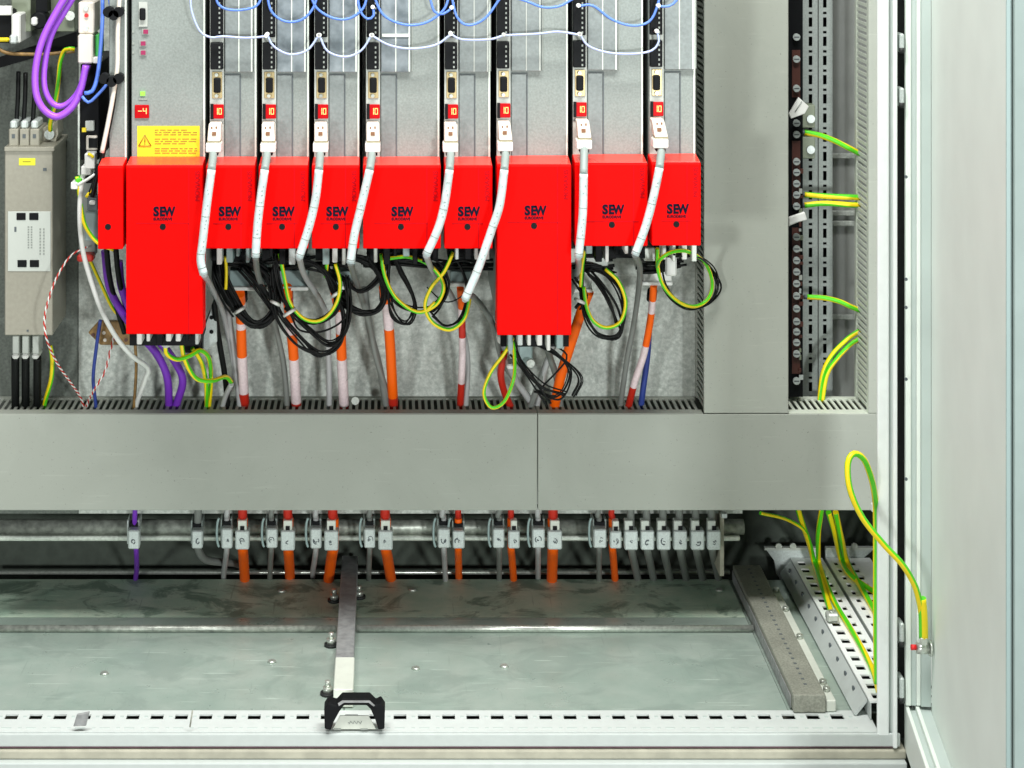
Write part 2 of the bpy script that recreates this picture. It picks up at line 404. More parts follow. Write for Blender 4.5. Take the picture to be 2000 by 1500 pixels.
# earth stud
c = P(1801, 1266, -.02)
st = MB().cyl(c + Vector((-.006, 0, 0)), c + Vector((.007, 0, 0)), .0065, n=6).build('earth_stud', M['steel'], door)
MB().cyl(c + Vector((-.012, 0, .001)), c + Vector((-.0065, 0, .001)), .003, n=10).build('stud_cap', M['red_dot'], st)
MB().cyl(c + Vector((.0075, 0, 0)), c + Vector((.010, 0, 0)), .0085, n=16).build('washer', M['steel'], st)

# ================================================================ DUCTS
def comb_h(name, x0, x1, ztop, pitch=.0078, m='duct_lit', lipm='duct_lit'):
    """fingers along x on the top side of a horizontal duct; returns MB"""
    mb = MB(); x = x0
    while x < x1 - pitch * .4:
        mb.quadbox((x, YD + .019, ztop - .0005), (min(x + pitch * .46, x1), YD + .068, ztop - .0025)); x += pitch
    mb.quadbox((x0, YD + .0022, ztop), (x1, YD + .0188, ztop - .003))
    mb.quadbox((x0, YD + .0682, ztop), (x1, YP - .001, ztop - .003))
    return mb
hz0 = P(0, 808, YD).z; hz1 = P(0, 997, YD).z
xm = P(1050, 0, YD).x; xl = P(-30, 0, YD).x; xr = P(1725, 0, YD).x
xd0 = P(1375, 0, YD).x; xd1 = P(1540, 0, YD).x
for (xa, xb, lab) in ((xl, xm - .0004, 'long grey slotted cable duct running across from the left edge to the cover seam'),
                      (xm + .0004, xr, 'shorter grey slotted cable duct from the cover seam to the white frame post')):
    t = thing('cable_duct', lab, 'cable duct', ((xa + xb) / 2, YP, hz1), 'cable ducts')
    MB().quadbox((xa, YD, hz0 - .0005), (xb, YD + .002, hz1)).build('cover', M['duct'], t, .0012, 2)
    if xa == xl:
        comb_h('', xa, xb, hz0).build('slotted_wall', M['duct'], t)
    else:
        comb_h('', xa, xd0 - .001, hz0).build('slotted_wall', M['duct'], t)
        comb_h('', xd1 + .001, xb, hz0).build('slotted_wall', M['duct_lit'], t)
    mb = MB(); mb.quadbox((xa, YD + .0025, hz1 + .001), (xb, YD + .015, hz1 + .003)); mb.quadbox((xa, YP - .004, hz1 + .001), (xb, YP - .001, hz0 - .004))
    mb.build('trough', M['duct_in_shade'], t)
def vduct(x0, x1, label, m='duct_up'):
    t = thing('cable_duct', label, 'cable duct', ((x0 + x1) / 2, YP, hz0), 'cable ducts')
    MB().quadbox((x0, YD, .2), (x1, YD + .002, hz0 + .0004)).build('cover', M[m], t, .0012, 2)
    mb = MB(); z = hz0 + .004
    while z < .2:
        mb.quadbox((x0 + .001, YD + .012, z), (x0 + .003, YD + .068, z + .0038)); z += .0078
    mb.quadbox((x0 + .0005, YD + .0022, .2), (x0 + .003, YD + .0118, hz0 + .001)); mb.quadbox((x0 + .0005, YD + .0682, .2), (x0 + .003, YP - .001, hz0 + .001))
    mb.build('slotted_wall', M['duct_lit' if x0 > xd1 else 'duct'], t)
    MB().quadbox((x0 + .03, YD + .01, .2), (x0 + .032, YP - .002, hz0 + .001)).build('trough', M['duct_in_shade'], t)
    return t
vduct(xd0, xd1, 'wide upright grey cable duct right of the red drives')
vduct(P(1696, 0, YD).x, xr + .01, 'narrow upright slotted cable duct behind the white frame post')

# ================================================================ DRIVES
def seg7(parent, cx, cy, w_, h_, s, yf):
    segs = {'a': (0, 0, 1, 0), 'b': (1, 0, 1, 1), 'c': (1, 1, 1, 2), 'd': (0, 2, 1, 2), 'e': (0, 1, 0, 2), 'f': (0, 0, 0, 1), 'g': (0, 1, 1, 1)}
    D = {'0': 'abcdef', '1': 'bc', '4': 'fgbc', '-': 'g'}
    mb = MB(); gap = w_ * 1.55; x0 = cx - gap * (len(s) - 1) / 2 - w_ / 2
    for ch in s:
        for q in D[ch]:
            ax, ay, bx, by = segs[q]; t = .75
            X0 = x0 + ax * w_; X1 = x0 + bx * w_; Y0 = cy - h_ / 2 + ay * h_ / 2; Y1 = cy - h_ / 2 + by * h_ / 2
            sl = .0
            mb.pbox(X0 - t, Y0 - t, X1 + t, Y1 + t, yf, .0006)
        x0 += gap
    return mb.build('lit_digits', M['seg'], parent)
# x left, x right, cover bottom, signal column centre, logo x, cover top, label
DR = [
 (190, 241, 487, None, None, 326, 'narrowest red and grey module at the far left, half hidden by a cream cable'),
 (245, 397, 653, None, 318, 325, 'wide drive with yellow warning sticker and long red cover, no plugged cable'),
 (401, 499, 486, 424, 446, 325, 'narrow red and grey drive directly right of the yellow sticker module'),
 (504, 603, 486, 526, 551, 325, 'narrow red and grey drive second to the right of the yellow sticker module'),
 (608, 703, 486, 628, 656, 325, 'narrow red and grey drive third to the right of the yellow sticker module'),
 (708, 862, 486, 729, 783, 325, 'wide drive with short red cover in the middle of the row'),
 (867, 963, 486, 882, 913, 325, 'narrow drive directly left of the right-hand drive with the long red cover'),
 (970, 1117, 655, 984, 1043, 323, 'wide drive with long red cover and white cable plugged in, right half of the row'),
 (1122, 1266, 481, 1133, 1195, 320, 'wide drive with short red cover second from the right end of the row'),
 (1272, 1370, 480, 1283, 1321, 319, 'narrow red and grey drive at the right end of the row beside the grey duct'),
]
drives = []
for i, (x0, x1, yb, sc, lx, yt, lab) in enumerate(DR):
    X0 = P(x0, 0, YR).x; X1 = P(x1, 0, YR).x; zt_ = P(0, yt, YR).z; zb_ = P(0, yb, YR).z
    dy = {7: -2, 8: -4, 9: -5}.get(i, 0)
    t = thing('servo_drive', lab, 'servo drive', ((X0 + X1) / 2, YP, P(0, 486, YR).z), 'red and grey drive modules in a row')
    drives.append(t)
    gl = .0035 if i in (2, 3, 4, 5, 6, 7) else .002
    zbody = zb_ + .004
    body = MB().quadbox((X0 + gl + (.006 if i == 0 else 0), YG, .2), (X1 - .0012, YP - .002, zt_ + .0005)).quadbox((X0 + gl, YG + .012, zt_ + .0003), (X1 - .0012, YP - .002, zbody)).build('housing', M['body'], t, .0008)
    # light vertical edge of the sheet cover
    MB().quadbox((X1 - .0034, YG - .0012, .2), (X1 - .0014, YG - .0002, zt_ + .002)).build('side_edge', M['edge'], t)
    # red cover: sloped top lip, slight crease to the right
    D = YG + .02 - YR
    cv = MB(); e = .0025; zs = zt_ + .004
    cr = X1 - .2 * min(.05, (X1 - X0))
    prof = [(YR, zb_), (YR, zt_), (YR + .006, zt_ + .003), (YG - .0005, zt_ + .0045), (YG - .0005, zt_ + .0045), (YG + .02, zt_ - .002), (YG + .02, zb_)]
    prof = [(YR, zb_), (YR, zt_ - .001), (YR + .0025, zt_ + .0008), (YG - .0012, zt_ + .0045), (YG - .0012, zb_)]
    cv.poly([(X0 + .0006, yy, zz) for yy, zz in prof], (X1 - X0 - .0012, 0, 0))
    cov = cv.build('red_cover', M['red'], t, .0012, 2)
    MB().poly([(X0 + .0012, YR + .0027, zt_ + .0014), (X0 + .0012, YG - .0016, zt_ + .0051), (X0 + .0012, YG - .0016, zt_ + .0030), (X0 + .0012, YR + .0027, zt_ - .0002)], (X1 - X0 - .0024, 0, 0)).build('top_sheen', M['red_sheen'], cov)  # added strip carrying the painted highlight along the cover top
    # crease and moulded field
    if i > 0:
        MB().quadbox((X1 - .0165, YR - .0004, zt_ - .002), (X1 - .0159, YR + .001, zb_ + .001)).build('crease', M['darkred'], cov)
        hw = R(30 if x1 - x0 < 120 else 52, YR); xc_ = P(lx, 0, YR).x; zz = P(0, 436 + dy, YR).z
        MB().quadbox((xc_ - hw, YR - .0005, zz), (xc_ + hw, YR + .001, zz - .0005)).build('crease', M['darkred'], cov)
        [text(ch, .0142, P(lx + ex_, 414 + dy, YR - .0003), cov, 'dark', 'emblem', offset=.0007, sx=sx_) for ch, ex_, sx_ in (('S', -13, .95), ('E', -1, .85), ('W', 13, .80))]
        text('EURODRIVE', .0042, P(lx, 428 + dy, YR - .0003), cov, 'dark', 'emblem', offset=.00012, sx=.95)
        text('MOVIAXIS', .0075, P(x1 - 11, 363 + dy * 1.5, YR - .0003), cov, 'darkred', 'side_lettering', rot=ROT90, sx=1.0)
    hx = lx if lx else 211
    c = P(hx, 443 + dy, YR)
    MB().cyl(c + Vector((0, .004, 0)), c + Vector((0, -.0005, 0)), .0035, n=16).build('screw_hole', M['black'], cov)
    # bottom side terminals
    if i > 0:
        mb = MB(); n = int((x1 - x0) / 20); bt = (yb + 1) if yb < 600 else yb
        for k in range(n):
            xx = x0 + 22 + k * 19
            if xx + 14 > x1: break
            mb = MB().pbox(xx, bt - 8, xx + random.choice((7, 10, 13)), bt + random.choice((14, 20, 26, 30)), .14 + .025 * random.random(), .03)
            mb.build('power_terminal', M[random.choice(('whitep', 'tag', 'plate', 'black', 'whitep', 'bluegrey'))], t, .0008)
        MB().pbox(x0 + 8, bt - 10, x1 - 6, bt + 22, .19, .14).build('terminal_base', M['black'], t)
    if sc:
        # signal column
        yq = dy
        c0 = sc - 15; c1 = sc + 12
        bz = MB(); bz.pbox(c0 + 1, -90, c1 + 1, 312 + dy, YG - .0032, .0030); bzo = bz.build('signal_bezel', M['bezel'], t)
        for (ya, yb2, nn) in ((-90, -60, 2), (-50, 73 + yq, 8), (84 + yq, 136 + yq, 4)):
            pg = MB().pbox(c0 + 2, ya, c1 - 1, yb2, YG - .012, .009).build('terminal_plug', M['black'], bzo, .0006)
            mb = MB(); yy = ya + 7
            while yy < yb2 - 4:
                mb.pbox(c1 - 9, yy, c1 - 6, yy + 4, YG - .0126, .0005); yy += 9.5
            mb.build('pin_mark', M['print'], pg)
        ds = MB().pbox(c0 + 5, 140 + yq, c1 - 2, 192 + yq, YG - .0045, .0012).build('port_plate', M['gold'], bzo, .0006)
        mb = MB(); mb.pbox(c0 + 8, 152 + yq, c1 - 5, 182 + yq, YG - .0085, .0039); mb.build('port_socket', M['black'], ds, .002, 3)
        for yy in (146 + yq, 187 + yq):
            c = P(sc - 1, yy, YG - .005); MB().cyl(c, c + Vector((0, -.003, 0)), .0022, n=6).build('jack_screw', M['steel'], ds)
        dp = MB().pbox(c0 + 3, 204 + yq, c1 + 1, 232 + yq, YG - .0052, .0018).build('display', M['led'], bzo, .0015, 2)
        MB().pbox(c0 + 2, 203 + yq, c0 + 8, 233 + yq, YG - .0060, .0007).build('display_bezel', M['black'], dp)
        seg7(dp, sc + 2, 217.5 + yq, 5, 11, '10', YG - .0060)
        MB().pbox(c0 + 2, 237.5 + yq, c1, 240 + yq, YG - .0040, .0007).build('slot_line', M['tagprint'], bzo)
        # recessed door flap and translucent upper flap
        fl = MB().pbox(c1 + 3, 147 + yq, c1 + 32, 311 + yq, YG - .0022, .0020).build('lower_flap', M['body2'], t, .0005)
        MB().pbox(c1 + 32.5, 147 + yq, c1 + 34.5, 313 + yq, YG - .0008, .0007).pbox(c1 + 3, 144 + yq, c1 + 34.5, 146 + yq, YG - .0008, .0007).build('flap_joint', M['tagprint'], fl)
        fw = min(58, x1 - sc - 20)
        upm = 'glassflap' if i in (3, 4, 5) else 'body2'
        up = MB().pbox(c1 + 3, -90, c1 + 3 + fw, 141 + yq, YG - .0045, .0040).build('upper_flap', M[upm], t, .0006)
        mb = MB(); mb.pbox(c1 + 3 + fw / 2 - 1, -88, c1 + 3 + fw / 2 + 1, 140 + yq, YG - .0052, .0006); mb.pbox(c1 + fw - 1, -88, c1 + 2 + fw, 140 + yq, YG - .0052, .0006)
        if i == 5: mb.pbox(c1 + 5, 66, c1 + 1 + fw, 72, YG - .0058, .0005)
        mb.build('flap_rib', M['edge' if i not in (6, 7) else 'bezel'], up)
        MB().pbox(c1 + 4.5 + fw, -90, c1 + 7 + fw, 139 + yq, YG - .0008, .0007).build('flap_joint', M['print'], up)
    if i == 1:
        st = MB().pbox(268, 246, 390, 306, YG - .0006, .0005).build('warning_sticker', M['label_y'], t)
        mb = MB()
        rnd = random.Random(3)
        for yy in (253, 257.5, 262, 270.5, 275, 279.5, 289, 293.5, 298):
            xx = 302
            while xx < 380:
                ww = rnd.uniform(5, 16); mb.pbox(xx, yy, min(xx + ww, 385), yy + 2.1, YG - .0009, .0002); xx += ww + 3
                if yy in (253, 279.5) and xx > 360: break
        a, b_, c_ = P(283, 263, YG - .0009), P(271, 285, YG - .0009), P(295, 285, YG - .0009)
        for q, r_ in ((a, b_), (b_, c_), (c_, a)): mb.cyl(q, r_, .0007, n=6)
        mb.cyl(P(283, 269, YG - .0009), P(283, 278, YG - .0009), .0007, n=6); mb.cyl(P(283, 280, YG - .0009), P(283, 282, YG - .0009), .0007, n=6)
        mb.build('printing', M['ptext'], st)
        dp = MB().pbox(263, 205, 291, 231, YG - .002, .0018).build('display', M['led'], t, .0006)
        seg7(dp, 278, 217, 6, 10, '-4', YG - .0026)
        ds = MB().pbox(271, 4, 288, 52, YG - .002, .0018).build('port_plate', M['bezel'], t)
        MB().pbox(272, 16, 284, 40, YG - .006, .004).build('port_socket', M['black'], ds, .002, 3)
        for (xx, yy) in ((284, 62), (279, 85), (279, 103)):
            s_ = MB().pbox(xx - 7, yy - 6, xx + 7, yy + 6, YG - .001, .0009).build('switch', M['print'], t)
            MB().pbox(xx - 4, yy - 4, xx + 5, yy + 4, YG - .003, .0019).build('switch_cap', M['magenta'], s_)
            MB().pbox(258, yy - 2, 262, yy + 2, YG - .0008, .0006).build('printing', M['print'], t)
        MB().pbox(274, 179, 283, 187, YG - .002, .0018).build('status_lamp', M['gled'], t)
        MB().pbox(271, 192, 288, 195, YG - .0008, .0006).build('printing', M['print'], t)

# ================================================================ SHIELD BRACKETS
for (x0, x1, ya, yb_, lab, m) in ((448, 520, 528, 568, 'blue-grey shield bracket with white lip in the leftmost black coil', 'bluegrey'),
                            (545, 600, 528, 568, 'blue-grey shield bracket behind the yellow striped coil', 'bluegrey'),
                            (648, 690, 530, 566, 'blue-grey shield bracket behind the third coil of black wire', 'bluegrey'),
                            (880, 922, 530, 560, 'small shield bracket under the drive left of the long right cover', 'bluegrey'),
                            (1122, 1156, 530, 572, 'pale shield bracket just right of the long right-hand red cover', 'plate'),
                            (1256, 1312, 516, 558, 'white T-shaped shield bracket under the rightmost drive', 'whitep')):
    t = thing('shield_bracket', lab, 'bracket', P((x0 + x1) / 2, yb_, .26), 'shield brackets under the drives')
    box('plate', m, t, x0, ya, x1, yb_ - 8, .245, .10, .001); box('lip', 'whitep', t, x0 - 2, yb_ - 7.5, x1 + 2, yb_, .238, .02, .001)
    if m == 'whitep': box('hook', 'whitep', t, 1300, 500, 1322, 540, .2, .01, .002)
t = MB().poly([P(*q, .27) for q in ((422, 580), (424, 668), (404, 684), (396, 678), (399, 640))], (0, .004, 0)).build('shield_clamp', M['tag'], None, .0005)
tag(t, 'pointed pale metal shield clamp beside the left long red cover', 'bracket')
for yy in (620, 648):
    c = P(413, yy, .2698); MB().cyl(c + Vector((0, .001, 0)), c + Vector((0, -.0006, 0)), .0025).build('hole', M['black'], t)
t = MB().pbox(1112, 485, 1188, 520, .2, .05).build('shield_block', M['plate'], None, .001); tag(t, 'pale connector block under the second drive from the right', 'connector')
t = MB().pbox(1258, 484, 1280, 510, .19, .05).build('shield_block', M['plate'], None, .001); tag(t, 'small pale connector block under the gap before the rightmost drive', 'connector')

# ================================================================ ENCODER CABLES
EN = [ # plug centre x, plug rotation offset, sleeve points, cable tail, lower tail
 (418, 242, [(416, 300), (413, 332), (404, 400), (396, 470), (392, 508), (398, 536)], [(398, 536, .05), (412, 560, .16), (435, 610, .28), (455, 700, .31), (468, 785, .32), (466, 830, .325), (445, 990, .33)], (443, 1068, 437, 1120), 'first'),
 (523, 242, [(521, 300), (517, 332), (510, 380), (503, 440), (499, 502)], [(499, 502, .05), (505, 540, .18), (530, 610, .28), (552, 700, .31), (560, 785, .32), (560, 830, .325), (532, 990, .33)], (530, 1068, 527, 1125), 'second'),
 (626, 242, [(625, 300), (623, 332), (616, 390), (603, 445), (584, 503)], [(584, 503, .05), (596, 540, .2), (636, 610, .28), (642, 700, .31), (643, 785, .32), (640, 830, .325), (618, 990, .33)], (617, 1068, 611, 1115), 'third'),
 (728, 242, [(726, 300), (722, 332), (706, 400), (692, 460), (684, 514)], [(684, 514, .05), (695, 550, .2), (718, 620, .28), (735, 700, .3), (760, 785, .32), (758, 830, .325), (724, 990, .33)], (722, 1068, 720, 1128), 'fourth'),
 (880, 242, [(880, 300), (878, 332), (868, 400), (855, 448), (832, 499)], [(832, 499, .05), (846, 530, .2), (888, 590, .28), (912, 690, .3), (910, 785, .32), (905, 830, .325), (866, 990, .33)], (867, 1068, 870, 1130), 'fifth'),
 (986, 240, [(987, 300), (985, 332), (976, 400), (960, 450), (932, 530), (908, 585)], [(908, 585, .06), (925, 580, .14), (962, 632, .24), (984, 710, .29), (1040, 788, .32), (1040, 830, .325), (978, 990, .33)], (975, 1068, 975, 1128), 'sixth'),
 (1140, 236, [(1141, 292), (1140, 340), (1138, 420), (1130, 502)], [(1130, 502, .05), (1126, 540, .2), (1090, 640, .28), (1065, 720, .3), (1050, 788, .32), (1050, 830, .325), (1050, 990, .33)], (1051, 1068, 1051, 1122), 'seventh'),
 (1288, 234, [(1291, 296), (1288, 328), (1275, 390), (1260, 445), (1240, 498)], [(1240, 498, .05), (1250, 530, .2), (1240, 620, .28), (1225, 700, .3), (1212, 788, .32), (1205, 830, .325), (1170, 990, .33)], (1170, 1068, 1170, 1128), 'rightmost'),
]
ENL = ['white sleeved cable hanging at the right edge of the long left red cover', 'nearly straight white sleeved cable over the first two narrow red covers',
       'white sleeved cable ending between the second and third narrow red covers', 'white sleeved cable crossing onto the left edge of the wide short middle cover',
       'white sleeved cable curving over the right side of the wide short middle cover', 'longest white sleeved cable swinging down left of the long right-hand red cover',
       'upright white sleeved cable plugged right of the long right-hand red cover', 'white sleeved cable with tilted plug between the two rightmost drives']
for k, (cx, yt, sl, tail, low, nm) in enumerate(EN):
    t = thing('encoder_cable', ENL[k], 'cable', P(cx, 300, YG - .02), 'white sleeved cables plugged into the drives')
    sk = {0: -3, 7: 6}.get(k, 0); s2 = {6: 3, 5: 2}.get(k, 0) + sk
    mb = MB(); yf = .082; h = 34
    # upper hood leans, lower collar is wider
    mb.poly([P(cx - 12 - s2 / 2, yt, yf), P(cx + 12 - s2 / 2, yt, yf), P(cx + 14 + s2 / 2, yt + h, yf - .006), P(cx - 12 + s2 / 2, yt + h, yf - .006)], (0, .02, 0))
    pl_ = mb.build('plug', M['wplug'], t, .0012, 2)
    mb = MB().pbox(cx - 6, yt + 6, cx - 3, yt + 11, yf - .0018, .002).pbox(cx + 3, yt + 5, cx + 6, yt + 10, yf - .0018, .002).pbox(cx - 4, yt + 16, cx + 4, yt + 23, yf - .005, .003)
    mb.build('plug_printing', M['brown'], pl_)
    MB().pbox(cx - 12 + s2 / 2, yt + h, cx + 14 + s2 / 2, yt + h + 4, yf - .004, .018).build('plug_groove', M['tan'], pl_)
    MB().pbox(cx - 15 + s2 / 2, yt + h + 4.3, cx + 15 + s2 / 2, yt + h + 22, yf - .010, .024).build('plug_collar', M['whitep'], pl_, .0015, 2)
    MB().pbox(cx - 9 + s2 / 2, yt + h + 22.3, cx + 9 + s2 / 2, yt + h + 28, yf - .004, .014).build('plug_gland', M['black'], pl_)
    p0 = sl[0]; p1 = sl[1]
    MB().tube(spline([(p0[0], p0[1] - 2, .078), (p0[0], p0[1] + 6, .07), (p1[0], p1[1], .052)]), R(16, .07) / 2, n=12).build('boot', M['boot'], t)
    pts = [(p[0], p[1], .048) for p in sl[1:]]
    MB().tube(spline(pts), R(16.5, .05) / 2, n=12).build('label_sleeve', M['sleeve'], t)
    q = spline(pts); 
    for fr in (.42, .78, .93):
        c = q[int(len(q) * fr)]; d = (q[min(len(q) - 1, int(len(q) * fr) + 1)] - c).normalized()
        MB().cyl(c - d * .0004, c + d * .0004, R(17.2, .05) / 2, n=12).build('sleeve_mark', M['print' if fr != .93 else 'gcable'], t)
    mb = MB()
    for fr in [x_ * .02 for x_ in range(6, 38)]:
        if random.random() < .55: continue
        c = q[int(len(q) * fr)] + Vector((R(random.uniform(-2, 3), .05), -R(8.2, .05), 0)); mb.cyl(c - Vector((.0006, 0, .0005)), c + Vector((.0006, 0, .0005)), .0004, n=5)
    mb.build('sleeve_print', M['print'], t)
    lx, ly, ex, ey = low
    tl = tail + [(lx, 1012, .345), (lx, ly, .352), (lx * .6 + ex * .4, ly + 25, .40), (ex, ey, .46), (ex, ey + 12, .49)]
    MB().tube(spline(tl), R(11, .3) / 2, n=10).build('cable_jacket', M['gcable_l' if k in (0, 2, 4, 6) else 'gcable'], t)

# ================================================================ MOTOR CABLES
OR = [ # upper path, sections (py upper limit -> material), lower path, lower width
 ([(468, 572, .24), (470, 600, .27), (472, 680, .29), (477, 788, .32)], [(590, 0), (606, 2), (624, 0), (640, 2), (690, 0), (765, 2), (9999, 1)], (474, 478, 1130), 20, 'orange cable with long pale label hanging in the leftmost black coil'),
 ([(560, 560, .24), (566, 620, .27), (573, 690, .29), (579, 790, .32)], [(575, 0), (590, 1), (620, 0), (648, 2), (695, 0), (782, 2), (9999, 1)], (563, 566, 1120), 20, 'orange cable with wide pink-white sleeve behind the yellow striped coil'),
 ([(655, 570, .24), (664, 620, .27), (667, 690, .29), (672, 790, .32)], [(600, 0), (648, 2), (696, 0), (788, 2), (9999, 1)], (651, 642, 1132), 21, 'orange cable with printed white label under the third narrow drive'),
 ([(750, 560, .24), (757, 610, .27), (763, 690, .29), (768, 790, .32)], [(585, 0), (640, 2), (770, 0), (9999, 1)], (753, 763, 1128), 21, 'mostly bare orange cable under the wide middle drive'),
 ([(899, 562, .24), (902, 620, .27), (903, 700, .29), (899, 790, .32)], [(600, 0), (620, 2), (655, 1), (745, 2), (9999, 1)], (895, 896, 1122), 14, 'orange cable with narrow pink label under the drive left of the long right cover'),
 ([(985, 690, .27), (978, 730, .29), (985, 765, .31), (1000, 800, .32)], [(9999, 1)], (998, 1003, 1130), 14, 'short red-orange cable visible under the left corner of the long right cover'),
 ([(1150, 570, .24), (1135, 610, .26), (1112, 680, .28), (1094, 740, .30), (1082, 800, .32)], [(9999, 0)], (1080, 1078, 1132), 21, 'bare orange cable slanting down left beside the long right-hand red cover'),
 ([(1277, 556, .24), (1271, 620, .27), (1258, 690, .29), (1240, 745, .30), (1226, 800, .32)], [(582, 0), (605, 2), (674, 0), (755, 2), (9999, 1)], (1196, 1201, 1130), 14, 'rightmost slanting orange cable with pale label next to a blue wire'),
]
for k, (up, secs, (lx, ex, ey), wd, lab) in enumerate(OR):
    t = thing('motor_cable', lab, 'cable', P(up[0][0], up[0][1], .3), 'orange motor cables')
    pts = spline(up)
    def mf(i, j, p, secs=secs):
        py = -p.z * FP / (CD + p.y) + VY
        for lim, m_ in secs:
            if py < lim: return m_
        return 1
    wu = 20 if k not in (4, 5, 7) else 14
    MB().tube(pts, R(wu, .28) / 2, n=12, matf=mf).build('upper_jacket', [M['orange'], M['redsl'], M['pinkw']], t)
    a = up[-1]
    mid = [(a[0], a[1], .32), (a[0] * .9 + lx * .1, 840, .325), (lx, 985, .33), (lx, 1012, .345)]
    MB().tube(spline(mid), R(wd - 2, .34) / 2, n=12).build('upper_jacket', M['redsl'], t)
    low = [(lx, 1012, .345), (lx, 1065, .352), (lx * .6 + ex * .4, 1090, .40), (ex, ey, .465), (ex, ey + 10, .49)]
    MB().tube(spline(low), R(wd, .37) / 2, n=12).build('lower_jacket', M['orange'], t)
    if k in (1, 2):
        for yy in (733, 745) if k == 1 else (742,):
            q = min(pts, key=lambda p: abs((-p.z * FP / (CD + p.y) + VY) - yy)); MB().cyl(q, q + Vector((0, 0, .0007)), R(wu + .8, .28) / 2).build('label_edge', M['print'], t)
# six plain grey cables on the right + the bent one + violet
for k, x in enumerate((1235, 1266, 1298, 1330, 1362, 1393)):
    t = wire('sensor_cable', 'gcable', [(x - 4, 985, .33), (x - 3, 1020, .345), (x - 2, 1070, .352), (x + 4, 1100, .42), (x + 10, 1128, .465), (x + 12, 1140, .49)], 15, .35,
             ['leftmost plain grey cable of the six clamped together at the rail end', 'second plain grey cable of the right-hand group of six', 'third plain grey cable of the right-hand group of six',
              'fourth plain grey cable of the right-hand group of six', 'fifth plain grey cable of the right-hand group of six', 'last plain grey cable beside the rail end bracket'][k], 'cable', 'plain grey cables at the rail end')
wire('bent_cable', 'gcable', [(388, 985, .33), (386, 1030, .35), (386, 1068, .37), (400, 1092, .40), (432, 1098, .43), (460, 1100, .46), (480, 1108, .5)], 15, .35, 'grey cable that bends sideways to the right under its clamp', 'cable')
wire('bus_cable', 'purple_d', [(264, 985, .33), (263, 1030, .345), (266, 1075, .355), (267, 1110, .43), (265, 1128, .465), (264, 1140, .49)], 10, .35, 'single violet cable hanging from the leftmost rail clamp', 'cable')

# ================================================================ CLAMP RAIL
rail = thing('clamp_rail', 'galvanised cable clamp rail under the grey duct', 'rail', P(700, 1058, .38))
a = P(-30, 1029, .385); b = P(1452, 1029, .385)
MB().cyl((a.x, .385, a.z), (b.x, .385, a.z), R(30, .385) / 2, n=20).build('upper_tube', M['steel_dull'], rail)
a = P(-30, 1052, .372); b = P(1446, 1052, .372)
MB().quadbox((a.x, .372, a.z + .0034), (b.x, .39, a.z - .0036)).build('lower_bar', M['steel'], rail, .002, 2)
box('end_bracket', 'plinth', rail, 1406, 1004, 1414, 1125, .35, .08)
box('end_cap', 'tag', rail, 1410, 1004, 1420, 1012, .34, .01)
CL = [(261, 1036, 1073, 22, 0), (385, 1037, 1072, 21, 0), (443, 1033, 1072, 21, 0), (473, 1037, 1074, 27, 1), (531, 1033, 1071, 21, 0), (562, 1037, 1076, 27, 1),
      (617, 1033, 1072, 21, 0), (647, 1037, 1076, 27, 1), (722, 1033, 1071, 21, 0), (753, 1037, 1075, 28, 1), (867, 1033, 1071, 23, 0), (896, 1037, 1072, 23, 0),
      (974, 1033, 1071, 22, 0), (1004, 1037, 1072, 22, 1), (1052, 1033, 1071, 24, 0), (1084, 1037, 1074, 28, 1), (1172, 1034, 1071, 25, 0), (1203, 1038, 1072, 22, 1)]
CL += [(x, 1037, 1075, 26, 2) for x in (1233, 1265, 1297, 1329, 1363, 1395)]
near = ['violet cable', 'bent grey cable']
nm2 = ['first', 'second', 'third', 'fourth', 'fifth', 'sixth', 'seventh', 'eighth']
names = ['rail clamp holding the lone violet cable', 'rail clamp holding the sideways bent grey cable']
gi = oi = 0
for q in CL[2:18]:
    pass
seq = ['g', 'o', 'g', 'o', 'g', 'o', 'g', 'o', 'g', 'o', 'g', 'o', 'g', 'o', 'g', 'o']
for s_ in seq:
    if s_ == 'g': names.append('rail clamp on the %s thin grey cable that hangs next to an orange one' % nm2[gi]); gi += 1
    else: names.append('rail clamp on the %s orange cable along the rail from the left' % nm2[oi]); oi += 1
names += ['rail clamp at %s of the right-hand group of six grey cables' % s_ for s_ in ('the left end', 'second place', 'third place', 'fourth place', 'fifth place', 'the right end')]
proto = {}
